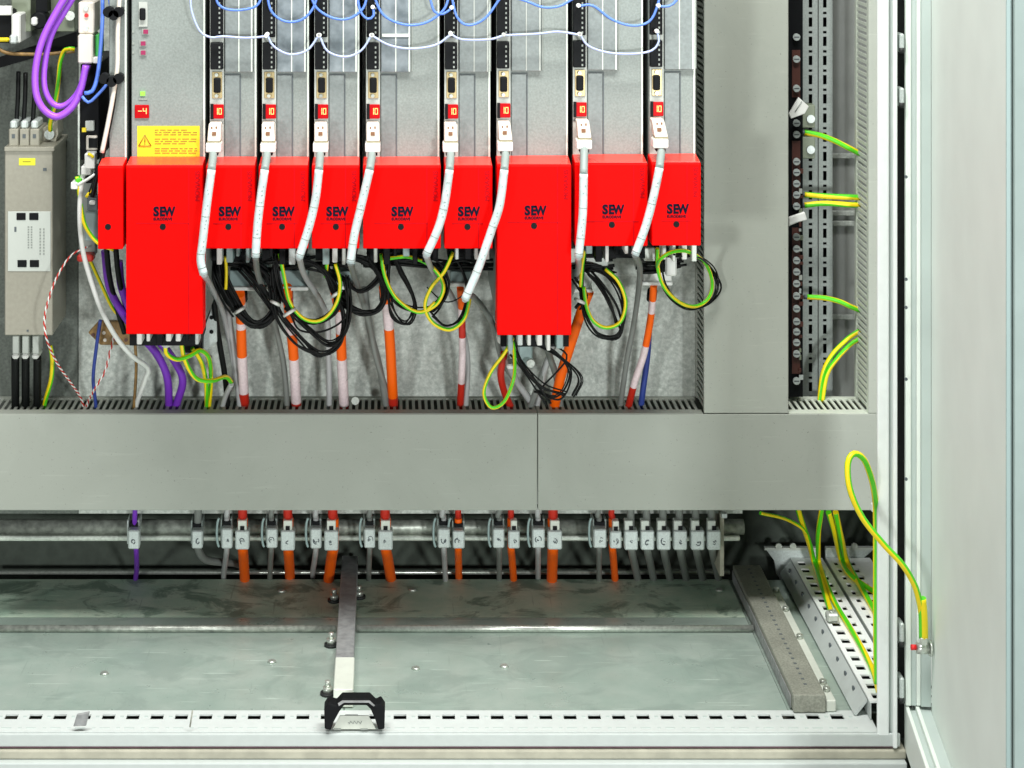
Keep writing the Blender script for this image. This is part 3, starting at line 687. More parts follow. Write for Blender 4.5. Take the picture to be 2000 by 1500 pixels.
for k, (x, ya, yb_, wd, kind) in enumerate(CL):
    t = thing('cable_clamp', names[k], 'cable clamp', P(x, yb_, .345), 'metal clamps along the rail')
    bdy = box('pressure_shoe', 'tag', t, x - wd / 2, ya, x + wd / 2, yb_, .326, .018, .0015)
    c = P(x + random.uniform(-1.5, 1.5), (ya + yb_) / 2 + 3, .3258)
    mb = MB(); rr = random.uniform(.0030, .0042)
    for st_ in range(3):     # worn embossed characters: short irregular strokes inside a broken ring
        a0 = random.uniform(0, 6.28); sp_ = random.uniform(1.6, 3.4); q_ = rr * random.choice((.35, .6, 1))
        o_ = Vector((random.uniform(-.0012, .0012), 0, random.uniform(-.0012, .0012)))
        mb.tube([c + o_ + Vector((math.cos(a0 + sp_ * j / 6) * q_ * .85, 0, math.sin(a0 + sp_ * j / 6) * q_)) for j in range(7)], random.uniform(.0004, .0008), n=5)
    mb.build('stamp', M['tagprint'], bdy)
    if kind >= 1:
        nk = box('screw_neck', 'offwhite' if kind == 1 else 'plate', t, x - wd / 2 + 5 - (5 if kind == 2 else 0), ya - 20, x + wd / 2 - 5 - (5 if kind == 2 else 0), ya - .5, .33, .012, .0008)
        box('neck_hole', 'black', nk, x - 4, ya - 9, x + 4, ya - 1.5, .3285, .0015)
    else:
        mb = MB(); mb.pbox(x - wd / 2 - 2, ya - 20, x - wd / 2 + 1, yb_ - 10, .34, .03); mb.pbox(x + wd / 2 - 4, ya - 20, x + wd / 2, ya - 1, .345, .03)
        mb.build('saddle_arm', M['boot' if k else 'tag'], t, .0006)
        box('screw_neck', 'black', t, x - wd / 2 + 3, ya - 14, x + wd / 2 - 3, ya - .5, .34, .012)
    if kind == 0 and k > 1:
        a = P(x - wd / 2 - 6, 1050, .34)
        mb = MB(); mb.tube([P(x - wd / 2 - 4 - 5 * math.sin(t_), 1040 - 28 * math.cos(t_), .335 + .0) for t_ in [math.pi * j / 8 for j in range(9)]], .0016, n=6)
        mb.build('hook_strap', M['bluegrey'], t)

# ================================================================ BLACK WIRE COILS
def coil(label, loops, mats, yd=.2, wpx=7, name='wire_coil', jitter=3.5, gyloops=(), tie=None, gph=4):
    """a hank of wires tied up together: each strand a part"""
    c = P(loops[0][0][0], loops[0][0][1], yd)
    t = thing(name, label, 'wire coil', c, 'tied up coils of spare wire')
    for k, (pts, n) in enumerate([(l[:-1], l[-1]) for l in loops]):
        n = n + 2 if n > 1 and wpx < 8.5 else n
        for q in range(n):
            rnd = random.Random(k * 31 + q * 7 + int(c.x * 1000))
            ox, oy = rnd.uniform(-jitter, jitter) * 1.3, rnd.uniform(-jitter, jitter) * 1.3
            pp = [(p[0] + ox + rnd.uniform(-3, 3), p[1] + oy + rnd.uniform(-3, 3), yd + rnd.uniform(-.004, .008) + (p[2] if len(p) > 2 else 0)) for p in pts]
            wire('strand', mats, pp, wpx * rnd.uniform(.5, .85), yd, parent=t)
    for pts in gyloops:
        gy([(p[0], p[1], yd - .008 + (p[2] if len(p) > 2 else 0)) for p in pts], 7.5, yd, parent=t, name='earth_strand', tw=7, phase=gph)
    if tie:
        for (x, y, dx, dy) in tie:
            MB().tube([P(x - dx, y - dy, yd - .014), P(x, y, yd - .022), P(x + dx, y + dy, yd - .014)], R(7, yd) / 2, n=6).build('cable_tie', M['whitep'], t)
    return t
coil('thick black coil left of the others, below the first narrow drive', [
    [(428, 490), (436, 545), (458, 600), (492, 634), (528, 626), (545, 590), (530, 545), (495, 515), (450, 508), 5],
    [(430, 500), (450, 560), (500, 632), (540, 600), (520, 540), (470, 500), 3],
    [(470, 520), (500, 555), (535, 600), 3], [(424, 488, .05), (420, 530), (440, 580), (462, 612), 3]], 'black_soft', .20, 8, jitter=5,
    tie=[(468, 606, 8, -5)])
wire('sensor_wire', 'yellow', [(440, 500), (442, 530), (441, 565)], 6, .185, 'short amber wire hanging upright beside the long left red cover')
coil('black coil with a bold yellow-green loop under the second narrow drive', [
    [(520, 515), (560, 508), (615, 518), (652, 555), (660, 600), (630, 628), (592, 625), (560, 595), (545, 550), (535, 490), 4],
    [(545, 490), (535, 540), (545, 600), (580, 650), (625, 690), (665, 670), (672, 620), (660, 575), 3],
    [(528, 560), (540, 620), (575, 670), (620, 690), 2], [(560, 600), (600, 640), (640, 672), (670, 650), (680, 600), (676, 540), 3],
    [(562, 610), (580, 640), (622, 648), (658, 630), (672, 600), (668, 540), 1]], 'black_soft', .185, 6, jitter=4,
    gyloops=([(546, 495), (556, 545), (566, 590), (590, 620), (618, 628), (642, 615), (660, 585), (664, 550), (655, 515)],), tie=[(566, 610, 11, -7), (538, 592, 8, 4)])
coil('round black coil under the third narrow drive tied with white', [
    [(640, 508), (690, 503), (735, 522), (752, 565), (745, 602), (715, 613), (680, 600), (655, 570), (640, 530), 5],
    [(620, 515), (665, 540), (700, 570), (735, 545), (752, 505), 2], [(636, 490), (642, 540), (665, 585), 3], [(600, 520), (640, 532), (660, 560), 2]], 'black_soft', .20, 8, jitter=5, tie=[(657, 574, 9, -6)],
    gyloops=([(641, 492), (638, 520), (636, 542)],))
coil('large open loop of black and yellow-green wire under the wide middle drive', [
    [(720, 500), (745, 545), (775, 590), (815, 606), (850, 596), (868, 560), (850, 520), (810, 503), (765, 508), 3],
    [(772, 500), (785, 530), (802, 560), (814, 600), (798, 632), (772, 615), (760, 570), (764, 510), 3], [(745, 510), (790, 498), (845, 515), (872, 550), (866, 590), (845, 612), 3]], 'black_soft', .19, 5.5, jitter=4,
    gyloops=([(744, 495), (752, 540), (772, 580), (805, 606), (830, 608), (850, 590)], [(756, 505), (800, 502), (842, 520), (866, 556), (856, 590), (832, 608)]))
coil('hanging green-yellow teardrop loop left of the long right-hand cover', [
    [(882, 495), (905, 530), (915, 580), (900, 625), (870, 636), (845, 615), 2], [(850, 520), (905, 505), (955, 520), 3], [(832, 560), (870, 590), (905, 575), (922, 540), (935, 500), 1]], 'black_soft', .19, 5, jitter=2.5,
    gyloops=([(885, 492), (868, 530), (842, 562), (830, 598), (845, 630), (878, 644), (905, 625), (916, 592), (920, 560)],), gph=2)
coil('black and green coil hanging right of the long right-hand cover', [
    [(1140, 505), (1135, 560), (1145, 620), (1170, 655), (1205, 655), (1218, 615), (1210, 570), (1185, 535), (1150, 520), 4],
    [(1150, 530), (1175, 560), (1200, 600), (1212, 640), 3], [(1120, 520), (1160, 515), (1200, 530), 3], [(1120, 545), (1140, 575), (1128, 600), 2]], 'black_soft', .19, 6, jitter=4,
    gyloops=([(1182, 525), (1208, 550), (1222, 590), (1212, 628), (1185, 640), (1160, 628), (1146, 600), (1140, 560)], [(1142, 488), (1137, 520), (1134, 560)]), tie=[(1132, 588, 9, 4)], gph=1)
coil('yellow and black ring at the right end reaching over the upright duct', [
    [(1290, 500, -.08), (1292, 545, -.06), (1315, 585, -.05), (1350, 602, -.02), (1385, 590), (1403, 560), (1390, 525), (1360, 500, -.07), (1320, 496, -.12), 3],
    [(1255, 518, -.05), (1300, 514, -.05), (1330, 506, -.05), 3]], 'black_soft', .262, 5, jitter=3,
    gyloops=([(1284, 485, -.09), (1286, 530, -.08), (1300, 565, -.07), (1330, 592, -.04), (1360, 598, -.01), (1384, 582), (1391, 552), (1378, 515, -.02), (1345, 492, -.10), (1312, 492, -.13), (1290, 506, -.13), (1284, 520, -.09)],))
coil('thin tangle of black wires under the long right-hand cover', [
    [(1000, 668), (1050, 672), (1100, 700), (1132, 740), (1120, 775), 2], [(1008, 672), (1020, 710), (1060, 750), (1105, 770), 2],
    [(1040, 668), (1085, 690), (1110, 730), (1090, 775), (1045, 765), 2], [(1000, 690), (1030, 730), (1070, 790), 3], [(1090, 672), (1112, 700), (1060, 760), 1]], 'black_soft', .2, 4.5, jitter=3, name='wire_tangle')
gy([(1002, 660, .18), (985, 690, .17), (958, 728, .17), (945, 768, .17), (960, 796, .17), (985, 784, .17), (1003, 740, .17), (1005, 700, .18), (1002, 668, .19)], 7, .17, 'yellow-green teardrop loop hanging over the duct edge below the long right cover', tw=14)
for (pts, lab) in (([(425, 505), (470, 512), (530, 520), (590, 514), (650, 508), (700, 515)], 'left black wire bundle running level just under the drive terminals'),
                   ([(705, 512), (760, 505), (820, 510), (880, 515), (960, 512)], 'middle black wire bundle running level under the wide middle drive'),
                   ([(1120, 512), (1150, 518), (1195, 514)], 'short black wire bundle right of the long right-hand cover'),
                   ([(1250, 522), (1290, 520), (1335, 512)], 'short black wire bundle under the rightmost drive')):
    coil(lab, [pts + [6]], 'black_soft', .215, 9, jitter=9, name='wire_bundle')
# black gland bodies behind coils
for (x0, x1, lab) in ((452, 486, 'black cable gland at the top of the leftmost orange cable'), (545, 575, 'black cable gland behind the yellow striped coil'),
                      (645, 682, 'black cable gland above the third orange cable'), (738, 768, 'black cable gland above the fourth orange cable'), (1262, 1286, 'black cable gland above the rightmost orange cable')):
    a = P(x0, 568, .262); b = P(x1, 568, .262)
    o = MB().cyl(((a.x + b.x) / 2, .262, a.z), ((a.x + b.x) / 2, .27, a.z - .012), (b.x - a.x) / 2.4, n=14).build('cable_gland', M['black']); tag(o, lab, 'cable gland', 'black cable glands')
wire('blue_lead', 'dblue', [(1268, 640, .31), (1264, 700, .315), (1256, 760, .32), (1250, 810, .325)], 12, .3, 'dark blue wire running beside the rightmost orange cable', 'wire')
for (pts, lab) in (([(440, 575, .29), (450, 640, .3), (462, 720, .31), (470, 800, .32)], 'flat grey cable left of the leftmost orange cable'),
                   ([(712, 560, .3), (722, 640, .3), (742, 720, .31), (755, 800, .32)], 'slanting grey cable between the third and fourth orange cables'),
                   ([(1100, 620, .3), (1075, 690, .3), (1045, 770, .31), (1030, 810, .32)], 'grey cable emerging under the right corner of the long right cover'),
                   ([(1060, 662, .27), (1075, 700, .29), (1090, 750, .31), (1095, 800, .32)], 'black-grey cable under the middle of the long right cover'),
                   ([(978, 640, .3), (990, 700, .29), (1010, 745, .3), (1040, 790, .32)], 'pale grey cable curving right below the long right cover')):
    wire('lead', 'gcable_l' if 'pale' in lab or 'flat' in lab else 'gcable', pts, 13, .3, lab, 'cable')
for k, (px, py, y_) in enumerate(((694, 783, .31), (905, 535, .27))):
    c = P(px, py, y_); o = MB().cyl(c, c + Vector((0, -.008, .002)), .005, n=8).build('loose_bolt', M['steel']); tag(o, ['small bright bolt head lying on the duct edge right of the third orange cable', 'small bright screw on the zinc plate behind the coils'][k], 'bolt')

# ================================================================ BLUE JUMPER WIRES
BW = [([(372, -20), (374, 20), (390, 60), (412, 73), (435, 71), (480, 74), (520, 71)], 'lblue', 'pale jumper wire swinging in from the left end to the second terminal column'),
 ([(522, 68), (534, 90), (565, 106), (600, 98), (622, 70)], 'lblue', 'pale lower jumper wire sagging over the first smoky flap'),
 ([(624, 70), (640, 100), (675, 111), (706, 98), (725, 70)], 'lblue', 'palest lower jumper wire sagging over the second smoky flap'),
 ([(727, 70), (760, 88), (802, 95), (850, 88), (880, 68)], 'lblue', 'pale lower jumper wire sagging over the wide middle drive'),
 ([(880, 66), (902, 77), (955, 77), (984, 69)], 'lblue', 'short nearly level pale jumper wire between the fifth and sixth columns'),
 ([(984, 69), (1050, 66), (1090, 62), (1132, 68)], 'lblue', 'pale jumper wire arching slightly upward across the right wide drive'),
 ([(1133, 68), (1150, 90), (1190, 103), (1240, 105), (1274, 98), (1287, 80), (1283, 62)], 'lblue', 'pale jumper wire sagging at the right end and hooking back up'),
 ([(418, -20), (428, 10), (458, 20), (500, 12), (514, -15)], 'blue', 'short blue jumper loop at the top between the first two columns'),
 ([(520, -20), (530, 22), (558, 42), (590, 38), (612, 15), (622, -20)], 'blue', 'blue jumper loop at the top over the first smoky flap'),
 ([(603, -20), (618, 15), (650, 35), (682, 36), (710, 15), (718, -20)], 'blue', 'blue jumper loop at the top over the second smoky flap'),
 ([(697, -20), (703, 20), (718, 37), (730, 30), (728, 15)], 'blue', 'small blue wire hook curling at the fourth column'),
 ([(726, -20), (748, 28), (790, 48), (832, 44), (866, 20), (878, -10)], 'blue', 'wide blue jumper loop at the top over the middle drive'),
 ([(836, -20), (848, 22), (866, 27), (882, 16)], 'blue', 'small blue wire hook just left of the fifth column'),
 ([(880, -20), (892, 32), (915, 49), (948, 35), (978, -5)], 'blue', 'deep blue jumper loop between the fifth and sixth columns'),
 ([(988, -10), (1030, 3), (1060, 14), (1092, 12), (1122, -4)], 'blue', 'shallow blue jumper at the very top right of the sixth column'),
 ([(1130, 12), (1158, 11), (1195, 38), (1235, 50), (1268, 42), (1284, 12), (1290, -20)], 'blue', 'blue jumper loop sagging between the two rightmost columns'),
 ([(1286, 12), (1306, 12), (1322, 0), (1326, -20)], 'blue', 'short blue wire hook at the top right end of the drives')]
for pts, m, lab in BW:
    o = wire('jumper_wire', m, [(p[0], p[1], .088) for p in pts], 4.8 if m == 'blue' else 4.3, .088, lab, 'wire', 'blue jumper wires across the drives')
    for (px, py) in (pts[0][:2], pts[-1][:2]):
        if py > 0:
            c = P(px, py, .088); MB().cyl(c + Vector((0, .010, 0)), c + Vector((0, -.002, .001)), .0024, n=8).build('ferrule', M['whitep'], o)

# ================================================================ LEFT SIDE EQUIPMENT
flt = thing('line_filter', 'beige mains filter box with nameplate and three terminals at the left edge', 'filter', P(56, 655, .25))
bd = box('case', 'filter', flt, 9, 292, 103, 655, .25, .105, .001)
box('top_flange', 'filter', flt, 8, 287, 106, 296, .247, .108, .0008)
box('maker_sticker', 'label_ly', bd, 37, 309, 69, 323, .2494, .0005); box('maker_sticker_line', 'ptext', bd, 44, 315, 60, 316.6, .2491, .0002)
np_ = box('nameplate', 'plate', bd, 15, 413, 99, 530, .2490, .0009, .0004)
for (xx, yy) in ((32, 416), (57, 416), (34, 508), (58, 508)): box('cutout', 'black', np_, xx, yy, xx + 18, yy + 14, .2480, .001, .0015)
box('corner_mark', 'tagprint', np_, 28, 443, 32, 453, .2486, .0003); box('corner_mark', 'tagprint', bd, 84, 328, 91, 334, .2494, .0004)
mb = MB()
for k in range(2):
    for yy in range(442, 486, 5): mb.pbox(54 + k * 6, yy, 57 + k * 6, yy + 3.2, .2486, .0003)
for k in range(2):
    for yy in range(446, 500, 6): mb.pbox(77 + k * 7, yy, 80 + k * 7, yy + 4, .2486, .0003)
mb.build('printing', M['print'], np_)
box('screw_dot', 'tagprint', bd, 52, 644, 56, 648, .2494, .0004)
for x in (17, 38, 58):
    tb = box('terminal', 'filter', flt, x, 252, x + 19, 290, .262, .06, .001)
    box('terminal_cap', 'tag', tb, x + 2, 236, x + 16, 252, .266, .04, .002); box('terminal_slot', 'tagprint', tb, x + 6, 262, x + 12, 270, .2612, .0006)
bk = MB().poly([P(*q, .29) for q in ((78, 290), (78, 252), (112, 236), (114, 262), (104, 290))], (0, .04, 0)).build('earth_lug', M['filter'], flt, .0006)
c = P(97, 262, .288); MB().cyl(c, c + Vector((0, -.004, 0)), .0062, n=14).build('earth_screw', M['tag'], bk)
for x in (27, 46, 66):
    tb = box('terminal', 'plate', flt, x - 3, 656, x + 10, 692, .275, .03, .001); box('terminal_cap', 'whitep', tb, x - 4, 692, x + 9, 702, .272, .03, .002)
for k, x in enumerate((38, 52, 70)):
    wire('supply_lead', 'black_soft', [(x - 2, 140 + k * 2, .30), (x - 3, 190, .29), (x - 6, 240, .285)], 9, .29, ['left', 'middle', 'right'][k] + ' black lead entering the top of the beige filter', 'wire', 'black leads above the filter')
for k, x in enumerate((30, 50, 73)):
    wire('load_lead', 'black_soft', [(x, 698, .285), (x, 740, .30), (x, 800, .32), (x, 830, .325)], 16, .29, ['left', 'middle', 'right'][k] + ' thick black lead leaving the bottom of the beige filter', 'wire', 'black leads below the filter')
gy([(146, 96, .2), (128, 97, .2), (118, 120, .21), (114, 160, .22), (108, 200, .24), (99, 235, .27), (98, 255, .28)], 9, .2, 'earth wire dropping behind the purple loop to the filter lug', tw=20)
gy([(98, 675, .29), (102, 700, .29), (100, 740, .30), (88, 785, .32), (84, 815, .325)], 9, .29, 'earth wire leaving the bottom right of the beige filter', tw=15)
wire('amber_wire', 'mustard', [(-10, 88), (12, 103), (60, 106), (100, 105), (146, 100)], 7, .27, 'amber wire running level across the dark panel at upper left')
# upper-left devices
o = box('panel_block', 'olive', None, 22, -30, 60, 62, .30, .05, .001); tag(o, 'olive grey device block at the top left corner', 'device')
o = thing('contactor', 'black and white contactor cut by the top left corner', 'contactor', P(20, 82, .27))
box('body', 'black', o, -20, 20, 24, 84, .27, .08, .002); box('front_cover', 'whitep', o, 22, 28, 40, 84, .262, .08, .0015); box('label_strip', 'whitep', o, -20, 12, 22, 30, .262, .01, .001)
box('terminal', 'tag', o, 18, 68, 34, 86, .258, .01, .002); box('wire_stub', 'yellow', o, -20, 74, 18, 82, .262, .008, .002)
o = thing('selector_knob', 'black round knob with white tab near the top left', 'knob', P(85, 60, .27))
c = P(84, 36, .30); MB().cyl(c, c + Vector((0, -.03, 0)), R(17, .27), n=20).build('dial', M['black'], o, .002)
box('pointer', 'whitep', o, 60, 34, 72, 50, .262, .01, .002); box('stem', 'black', o, 70, -30, 92, 24, .28, .05)
o = box('panel_block', 'olive', None, 98, -30, 146, 62, .31, .04, .001); tag(o, 'dark grey-green device block behind the purple cables', 'device')
c = P(138, 30, .309); MB().cyl(c, c + Vector((0, -.006, 0)), .006, n=12).build('fixing_screw', M['steel'], o)
o = MB().poly([P(*q, .33) for q in ((-20, 118), (150, 62), (150, 92), (70, 112), (-20, 138))], (0, .01, 0)).build('cable_bundle', M['black']); tag(o, 'dark flat bundle sloping across the panel above the filter leads', 'cable bundle')
# purple loops
PU = [([(140, -25), (112, 20), (84, 75), (70, 130), (70, 180), (84, 212), (110, 228), (138, 212), (156, 180), (168, 128)], 14, 'outer purple bus cable looping under the beige connector'),
      ([(156, -25), (128, 20), (100, 70), (87, 130), (88, 175), (104, 203), (126, 206), (150, 184), (164, 150), (172, 126)], 12, 'inner purple bus cable looping under the beige connector')]
for k, (pts, wd, lab) in enumerate(PU):
    wire('bus_cable', 'purple', [(p[0], p[1], .135 + .012 * k) for p in pts], wd, .135, lab, 'cable', 'purple bus cable loops')
cn = thing('bus_connector', 'beige bus connector with red dot above the black module', 'connector', P(168, 125, .15))
b1 = box('upper_shell', 'wplug', cn, 153, 4, 184, 66, .145, .05, .0015); box('lower_shell', 'wplug', cn, 152, 68, 181, 124, .138, .05, .0015)
for yy in (16, 56):
    c = P(168, yy, .145); MB().cyl(c, c + Vector((0, -.002, 0)), .003, n=12).build('shell_screw', M['tag'], b1)
c = P(169, 30, .145); MB().cyl(c, c + Vector((0, -.002, 0)), .0024, n=12).build('red_dot', M['red_dot'], b1)
box('white_latch', 'whitep', cn, 181, 112, 196, 124, .14, .02, .001)
o = box('green_plug', 'greenp', None, 186, 68, 194, 110, .15, .04, .001); tag(o, 'small green terminal plug between beige connector and blue wires', 'plug')
wire('blue_lead', 'blue', [(200, -20), (200, 40), (196, 100), (190, 150), (180, 178), (165, 182)], 8, .125, 'blue wire running down right of the beige connector')
wire('blue_lead', 'blue', [(210, -20), (220, 30), (234, 60), (232, 110), (215, 155), (188, 188), (172, 200), (160, 188)], 6, .12, 'thin blue wire bowing out over the narrow grey module')
bm_ = thing('interface_module', 'slim black module with small sockets below the beige connector', 'module', P(175, 305, .16))
box('housing', 'black', bm_, 157, 125, 194, 312, .165, .15, .001)
box('side_edge', 'edge', bm_, 152, 190, 156, 342, .17, .15)
box('screw_block', 'plate', bm_, 166, 236, 184, 256, .160, .005, .001); box('yellow_tab', 'yellow', bm_, 160, 250, 168, 258, .158, .005)
s_ = box('socket', 'wplug', bm_, 168, 265, 190, 294, .161, .004, .001); box('socket_hole', 'black', s_, 173, 270, 190, 289, .1598, .0015)
t = wire('white_cable', 'wplug', [(234, -20), (230, 60), (229, 130), (222, 180), (211, 240), (199, 298)], 9, .1, 'cream cable running down in front of the narrow left module', 'cable')
wire('black_cable', 'black_soft', [(226, 160), (220, 210), (208, 270), (198, 315), (188, 350), (180, 385)], 9, .105, 'black cable running beside the cream one over the narrow left module', 'cable')
for k, (xa, xb, yy, lab) in enumerate(((206, 240, 25, 'upper black cable tie holder on the narrow left module'), (198, 240, 155, 'lower black cable tie holder on the narrow left module'))):
    o = thing('tie_holder', lab, 'cable holder', P(220, yy + 15, .1), 'black tie holders')
    for q in ((xa + 6, yy - 2), (xb - 8, yy - 2), ((xa + xb) / 2, yy + 4)):
        c = P(q[0], q[1], .1); MB().cyl(c + Vector((0, .01, 0)), c + Vector((0, -.006, 0)), .006, n=10).build('clip', M['black'], o)
    box('strap', 'black', o, xa, yy - 6, xb - 4, yy + 10, .097, .012, .002)
# white plug cluster below the black module
o = thing('wire_cluster', 'bundle of white connectors and wire ends left of the narrow red cover', 'connector', P(175, 400, .15))
for (x0, y0_, x1, y1_, m, yy) in ((165, 300, 185, 330, 'whitep', .14), (158, 325, 178, 342, 'whitep', .145), (166, 345, 188, 358, 'black', .15), (170, 385, 190, 412, 'tagprint', .15), (174, 392, 186, 400, 'whitep', .148),
                                  (138, 356, 152, 370, 'whitep', .145), (148, 348, 160, 360, 'green', .146), (166, 415, 192, 470, 'bluegrey', .19), (160, 330, 186, 500, 'print', .22)):
    box('connector_piece', m, o, x0, y0_, x1, y1_, yy, .02, .001)
for (p0, p1, m) in (((186, 340), (150, 362), 'whitep'), ((190, 352), (168, 385), 'yellow'), ((172, 300), (182, 308), 'yellow'), ((190, 320), (174, 380), 'black')):
    wire('lead_end', m, [p0, ((p0[0] + p1[0]) / 2 + 2, (p0[1] + p1[1]) / 2), p1], 6, .14, parent=o)
wire('white_cable', 'whitep', [(178, 302, .15), (166, 330, .15), (158, 370, .15), (156, 430, .15), (162, 490, .16), (178, 550, .17), (200, 610, .18), (228, 660, .2), (258, 695, .22), (288, 718, .26), (284, 740, .28), (268, 785, .31), (262, 815, .32)], 10, .16, 'long white cable sweeping down past the left long red cover', 'cable')
gy([(150, 345), (158, 400), (166, 440), (190, 473), (222, 488)], 8, .15, 'earth wire curving under the narrow left red cover', tw=8)
gy([(172, 500, .25), (195, 550, .26), (222, 605, .27), (250, 625, .28)], 7, .25, 'earth wire slanting behind the long white cable', tw=8)
def twisted(pts, y, lab):
    c = spline(pts, y, .002); mb = MB()
    for ph in (0, math.pi):
        q = []; acc = 0
        for i, p in enumerate(c):
            if i: acc += (p - c[i - 1]).length
            a_ = acc * 520 + ph; q.append(p + Vector((math.cos(a_) * .0008, math.sin(a_) * .0008, 0)))
        mb.tube(q, .00095, mi=0 if ph == 0 else 1, n=6)
    o = mb.build('twisted_pair', [M['whitep'], M['redsl']]); tag(o, lab, 'wire', 'red and white twisted wires')
twisted([(170, 482), (138, 500), (112, 540), (95, 585), (87, 625), (92, 665), (112, 710, .24), (140, 750, .28), (158, 778, .31), (168, 812, .32)], .21, 'long red and white twisted wire arching over the filter edge')
twisted([(224, 652, .295), (214, 690), (205, 725), (188, 755), (172, 785, .31), (168, 812, .32)], .28, 'short red and white twisted wire below the brown strip')
o = box('red_clip', 'redsl', None, 150, 498, 182, 512, .2, .02, .002); tag(o, 'dark red clip where the twisted wires start', 'clip')
for k, (x, lab) in enumerate(((208, 'left black lead under the narrow left red cover'), (226, 'right black lead under the narrow left red cover'))):
    wire('output_lead', 'black_soft', [(x, 485, .17), (x + 6, 540, .2), (x + 20, 600, .24), (x + 35, 650, .26)], 11, .2, lab, 'wire', 'black leads under the narrow module')
for k, pts in enumerate(([(205, 490, .21), (214, 560, .22), (240, 612, .24), (270, 650, .26), (305, 690, .28), (326, 735, .3), (330, 790, .32), (330, 820, .325)],
                         [(232, 510, .21), (240, 570, .22), (275, 645, .26), (315, 672, .28), (345, 712, .3), (357, 745, .31), (345, 790, .32), (340, 820, .325)])):
    wire('bus_cable', 'purple_d', pts, 16, .25, ['left', 'right'][k] + ' violet cable curving down beneath the left long red cover', 'cable', 'violet cables under the left cover')
o = thing('terminal_strip', 'brown perforated terminal strip behind the long white cable', 'terminal strip', P(222, 672, .3))
sp = MB().poly([P(*q, .3) for q in ((172, 650), (192, 628), (272, 628), (276, 674), (196, 674))], (0, .01, 0)).build('strip_body', M['mustard'], o, .001)
for (x, y) in ((182, 654), (203, 650), (222, 650), (205, 664), (226, 664), (246, 664), (262, 650)):
    c = P(x, y, .2998); MB().cyl(c + Vector((0, .001, 0)), c + Vector((0, -.001, 0)), .0022, n=8).build('screw', M['wplug' if x % 2 else 'tbrown'], sp)
wire('blue_lead', 'dblue', [(196, 625, .285), (188, 680, .29), (182, 740, .3), (187, 790, .31), (186, 815, .32)], 7, .29, 'dark blue wire dropping past the brown strip into the duct')
wire('amber_wire', 'mustard', [(264, 672, .3), (266, 720, .305), (262, 790, .31), (260, 815, .32)], 6, .29, 'brown-yellow wire under the right end of the brown strip')
for k, pts in enumerate(([(326, 662, .2), (324, 688, .2), (345, 702, .21), (372, 694, .22), (390, 684, .23), (408, 700, .25), (412, 745, .29), (408, 800, .32)],
                         [(352, 655, .22), (360, 700, .22), (382, 738, .23), (412, 744, .24), (440, 736, .27), (452, 746, .29)],
                         [(375, 680, .24), (392, 705, .25), (402, 745, .28), (404, 800, .32)])):
    gy(pts, 9, .2, ['earth wire with an S bend under the left long red cover', 'earth wire trailing off right beneath the left long red cover', 'earth wire dropping straight into the duct under the left cover'][k], 'earth wires under the left long cover', tw=18)
o = thing('connector_group', 'pale ring terminals and black plug under the left long red cover', 'connector', P(330, 690, .24))
for q in ((322, 652, 345, 672, 'tag', .22), (352, 650, 395, 690, 'black', .25), (300, 648, 322, 668, 'bluegrey', .24)): box('connector_piece', q[4], o, *q[:4], q[5], .03, .002)
c = P(325, 668, .2); MB().cyl(c, c + Vector((0, -.006, 0)), .006, n=12).build('ring_terminal', M['steel'], o)
c = P(408, 699, .28); MB().cyl(c, c + Vector((0, -.008, 0)), .0045, n=12).build('ring_terminal', M['steel'], o)
o = thing('connector_group', 'pale clips and ring terminals under the right-hand long red cover', 'connector', P(1030, 700, .24))
for q in ((972, 656, 990, 672, 'whitep', .2), (984, 660, 1035, 678, 'black', .22), (1012, 668, 1040, 716, 'bluegrey', .25), (1042, 656, 1092, 676, 'tag', .25), (990, 712, 1012, 722, 'whitep', .24)): box('connector_piece', q[4], o, *q[:4], q[5], .03, .002)
c = P(1036, 708, .24); MB().cyl(c, c + Vector((0, -.006, 0)), .005, n=12).build('ring_terminal', M['steel'], o)
wire('grey_stub', 'gcable_l', [(452, 750, .29), (440, 775, .31), (432, 805, .32)], 10, .3, 'short pale grey cable stub right of the earth wires', 'cable')
wire('black_cable', 'black_soft', [(420, 500, .2), (416, 560, .24), (424, 640, .28), (440, 740, .31), (445, 810, .32)], 12, .24, 'black cable dropping behind the pointed shield clamp', 'cable')

# ================================================================ RIGHT SHAFT
ts = thing('terminal_strip', 'tall brown terminal strip with bright screws in the right-hand shaft', 'terminal strip', P(1556, 760, .33))
box('strip_body', 'black', ts, 1536, -60, 1568, 775, .335, .03)
for (a_, b_) in ((98, 190), (275, 400), (445, 590), (591, 730)): MB().pbox(1547, a_, 1563, b_, .3335, .0014).build('insulator', M['tbrown'], ts)
for yy in (-20, 72, 115, 172, 240, 262, 315, 336, 358, 380, 402, 462, 485, 508, 530, 553, 577, 602, 627, 647, 668, 690, 743):
    c = P(1555, yy, .333); s_ = MB().cyl(c, c + Vector((0, -.004, 0)), .0045, n=10).build('strip_screw', M['tag'], ts)
    MB().quadbox(c + Vector((-.0032, -.0043, -.0007)), c + Vector((.0032, -.0041, .0007))).build('screw_slot', M['tagprint'], s_)
rt = random.Random(12)
for yy in range(330, 735, 13):
    if rt.random() < .3: continue
    MB().pbox(1561, yy, 1561 + rt.choice((4, 6, 8)), yy + rt.choice((5, 7, 9)), .3305, .003).build('terminal_clamp', M[rt.choice(('tag', 'olive', 'tbrown', 'plate', 'tbrown'))], ts)
